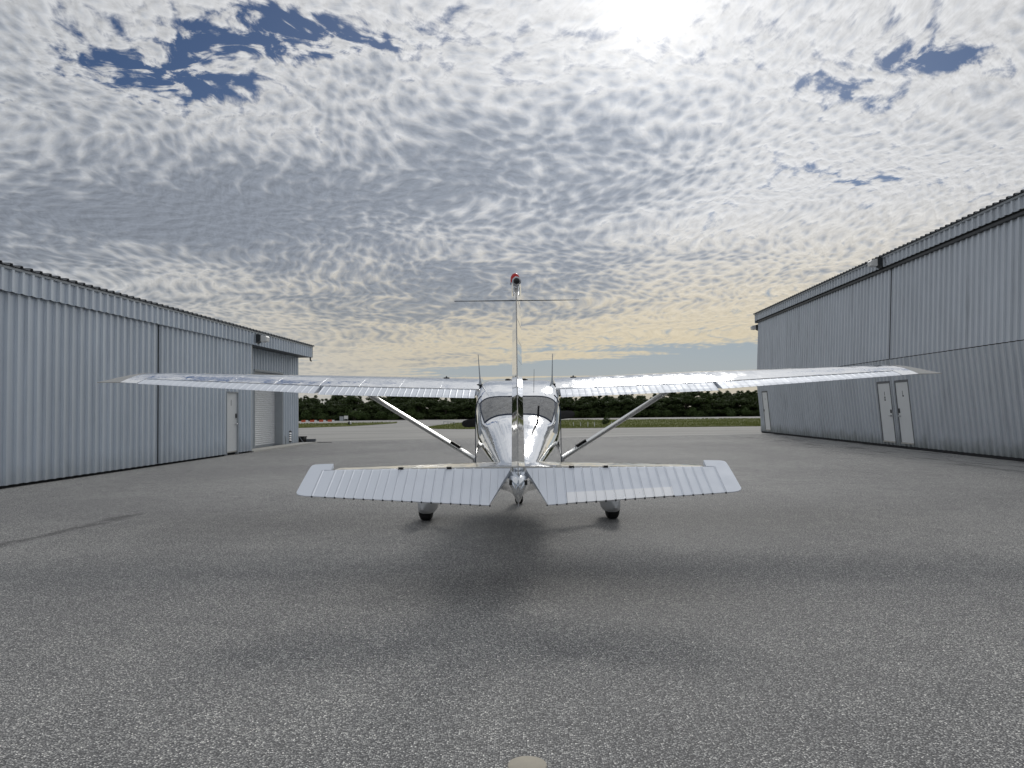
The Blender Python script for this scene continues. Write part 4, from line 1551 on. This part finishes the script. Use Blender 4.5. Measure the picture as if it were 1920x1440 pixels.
# ------------------------------------------------------------------ small things on the field
def barrier(x, y, label):
    root = empty('barrier', (x, y, 0.0), R(-3), label, 'barrier', 'low orange barriers beside the left hangar')
    for k, mt in enumerate(('white_plastic', 'orange_plastic', 'orange_plastic')):
        x0 = -0.45 + k * 0.3
        prof = [(-0.15, 0.0), (-0.13, 0.06), (-0.09, 0.25), (0.09, 0.25), (0.13, 0.06), (0.15, 0.0)]
        MB().loft([[(x0 + 0.003, a, b) for a, b in prof], [(x0 + 0.297, a, b) for a, b in prof]]).build('barrier_block', M[mt if k else 'orange_plastic'] if k != 2 else M['white_plastic'], root)
    MB().tube([(0, 0, 0.245), (0, 0, 0.34)], 0.02, 8).build('lamp_post', M['orange_plastic'], root)


for i, (x, lab) in enumerate(((-28.7, 'low orange barrier nearest the left hangar wall'), (-27.55, 'second low orange barrier from the left hangar wall'),
                              (-26.35, 'third low orange barrier from the left hangar wall'), (-25.2, 'low orange barrier farthest from the left hangar wall'))):
    barrier(x, 106.5 + 0.2 * i, lab)

cb = empty('utility_cabinet', (-24.7, 113.0, 0), R(4), 'grey utility cabinet with pale sign panel before the tree line on the left', 'cabinet')
cb.scale = (0.62, 0.62, 0.8)
MB().box(-1.0, -0.15, -0.3, 0.3, 0.0, 0.85).build('cabinet_body', M['grey_trim'], cb)
MB().box(-1.05, -0.10, -0.34, 0.34, 0.851, 0.90).build('cabinet_lid', M['dark_metal'], cb)
for x in (0.05, 0.85):
    MB().box(x, x + 0.07, -0.04, 0.04, 0.0, 0.9).build('post', M['grey_trim'], cb)
MB().box(0.0, 0.95, -0.075, -0.041, 0.35, 0.95).build('sign_panel', M['white_plastic'], cb)

mk = empty('taxiway_marker', (-17.0, 80.5, 0.04), 0, 'small rounded black and white marker in the left grass verge', 'marker')
MB().lathe([(0.15, 0.0), (0.18, 0.04), (0.19, 0.16), (0.17, 0.27), (0.11, 0.34), (0.0, 0.36)], n=20).build('marker_body', M['black_paint'], mk, True)
h = MB()
prof = [(0.184, 0.05), (0.196, 0.16), (0.176, 0.275), (0.115, 0.346), (0.02, 0.368)]
h.loft([[(r_ * math.cos(a), r_ * math.sin(a), z) for r_, z in prof] for a in (R(-75 + 15 * k) for k in range(9))], closed=False)
h.build('white_face', M['white_plastic'], mk, True)

rl = empty('pipe_rail', (-6.2, 75.0, 0.04), R(2), 'low thin pipe rail in the grass left of the propeller', 'rail')
MB().tube([(-0.52, 0, 0.30), (0.60, 0, 0.24)], 0.025, 8).build('rail', M['grey_trim'], rl)
for x in (-0.5, -0.06, 0.52):
    MB().tube([(x, 0, -0.02), (x, 0, 0.29 - 0.05 * (x + 0.5))], 0.022, 8).build('post', M['grey_trim'], rl)

for i, (x, y, lab) in enumerate(((4.80, 60.2, 'white stake in the grass nearest the aircraft'), (5.32, 60.0, 'second white stake in the grass from the aircraft'),
                                 (5.86, 59.9, 'third white stake in the grass from the aircraft'), (6.38, 59.9, 'fourth white stake in the grass from the aircraft'), (7.75, 60.6, 'lone white stake just right of the small dark bush'))):
    st = empty('marker_stake', (x, y, 0.03), 0.3 * i, lab, 'stake', 'white stakes in the right grass verge')
    st.rotation_euler[0] = R((-6, 4, 5, -3, 7)[i])
    st.rotation_euler[1] = R((-6, -5, -3, 2, -4)[i])
    MB().loft([[(a * 0.022, b * 0.022, z) for a, b in ((-1, -1), (1, -1), (1, 1), (-1, 1))] for z in (-0.03, 0.36)]).build('stake_shaft', M['white_plastic'], st)
    MB().lathe([(0.022, 0.361), (0.026, 0.37), (0.026, 0.40), (0.006, 0.42)], n=8).build('stake_cap', M['grey_trim'], st)

# ground-handling boxes at the far corner of the left hangar
bx_ = empty('equipment_box', (-9.86, 36.15, 0.0), R(-8), 'black plastic equipment box standing at the far corner of the left hangar', 'box')
MB().box(-0.14, 0.14, -0.17, 0.17, 0.006, 0.28).build('box_body', M['black_paint'], bx_)
MB().box(-0.155, 0.155, -0.185, 0.185, 0.281, 0.32).build('box_lid', M['rubber'], bx_)
MB().tube([(-0.06, -0.19, 0.30), (0.08, -0.22, 0.14), (0.20, -0.26, 0.015)], 0.012, 6).build('strap', M['grey_trim'], bx_)
b2 = empty('equipment_box', (-9.48, 36.3, 0.0), R(5), 'low dark grey equipment case lying beside the black box', 'box')
MB().box(-0.21, 0.20, -0.15, 0.15, 0.006, 0.15).build('box_body', M['grey_plastic'], b2)
MB().box(-0.22, 0.21, -0.16, 0.16, 0.151, 0.19).build('box_lid', M['grey_plastic'], b2)
MB().tube([(0.21, 0, 0.03), (0.5, -0.05, 0.02), (0.95, 0.0, 0.02)], 0.012, 6).build('tow_handle', M['dark_metal'], b2)

# concrete plug set in the asphalt at the viewer's feet
dk = MB().lathe([(0.082, 0.0), (0.081, 0.010), (0.075, 0.013), (0.0, 0.014)], (0, 0, 0), 40)
o = dk.build('ground_plug', M['beige_concrete'], None, True, 30)
o.location = (0.047, 3.262, 0.006)
tag(o, 'round beige concrete plug set flush in the asphalt in the foreground', 'plug')
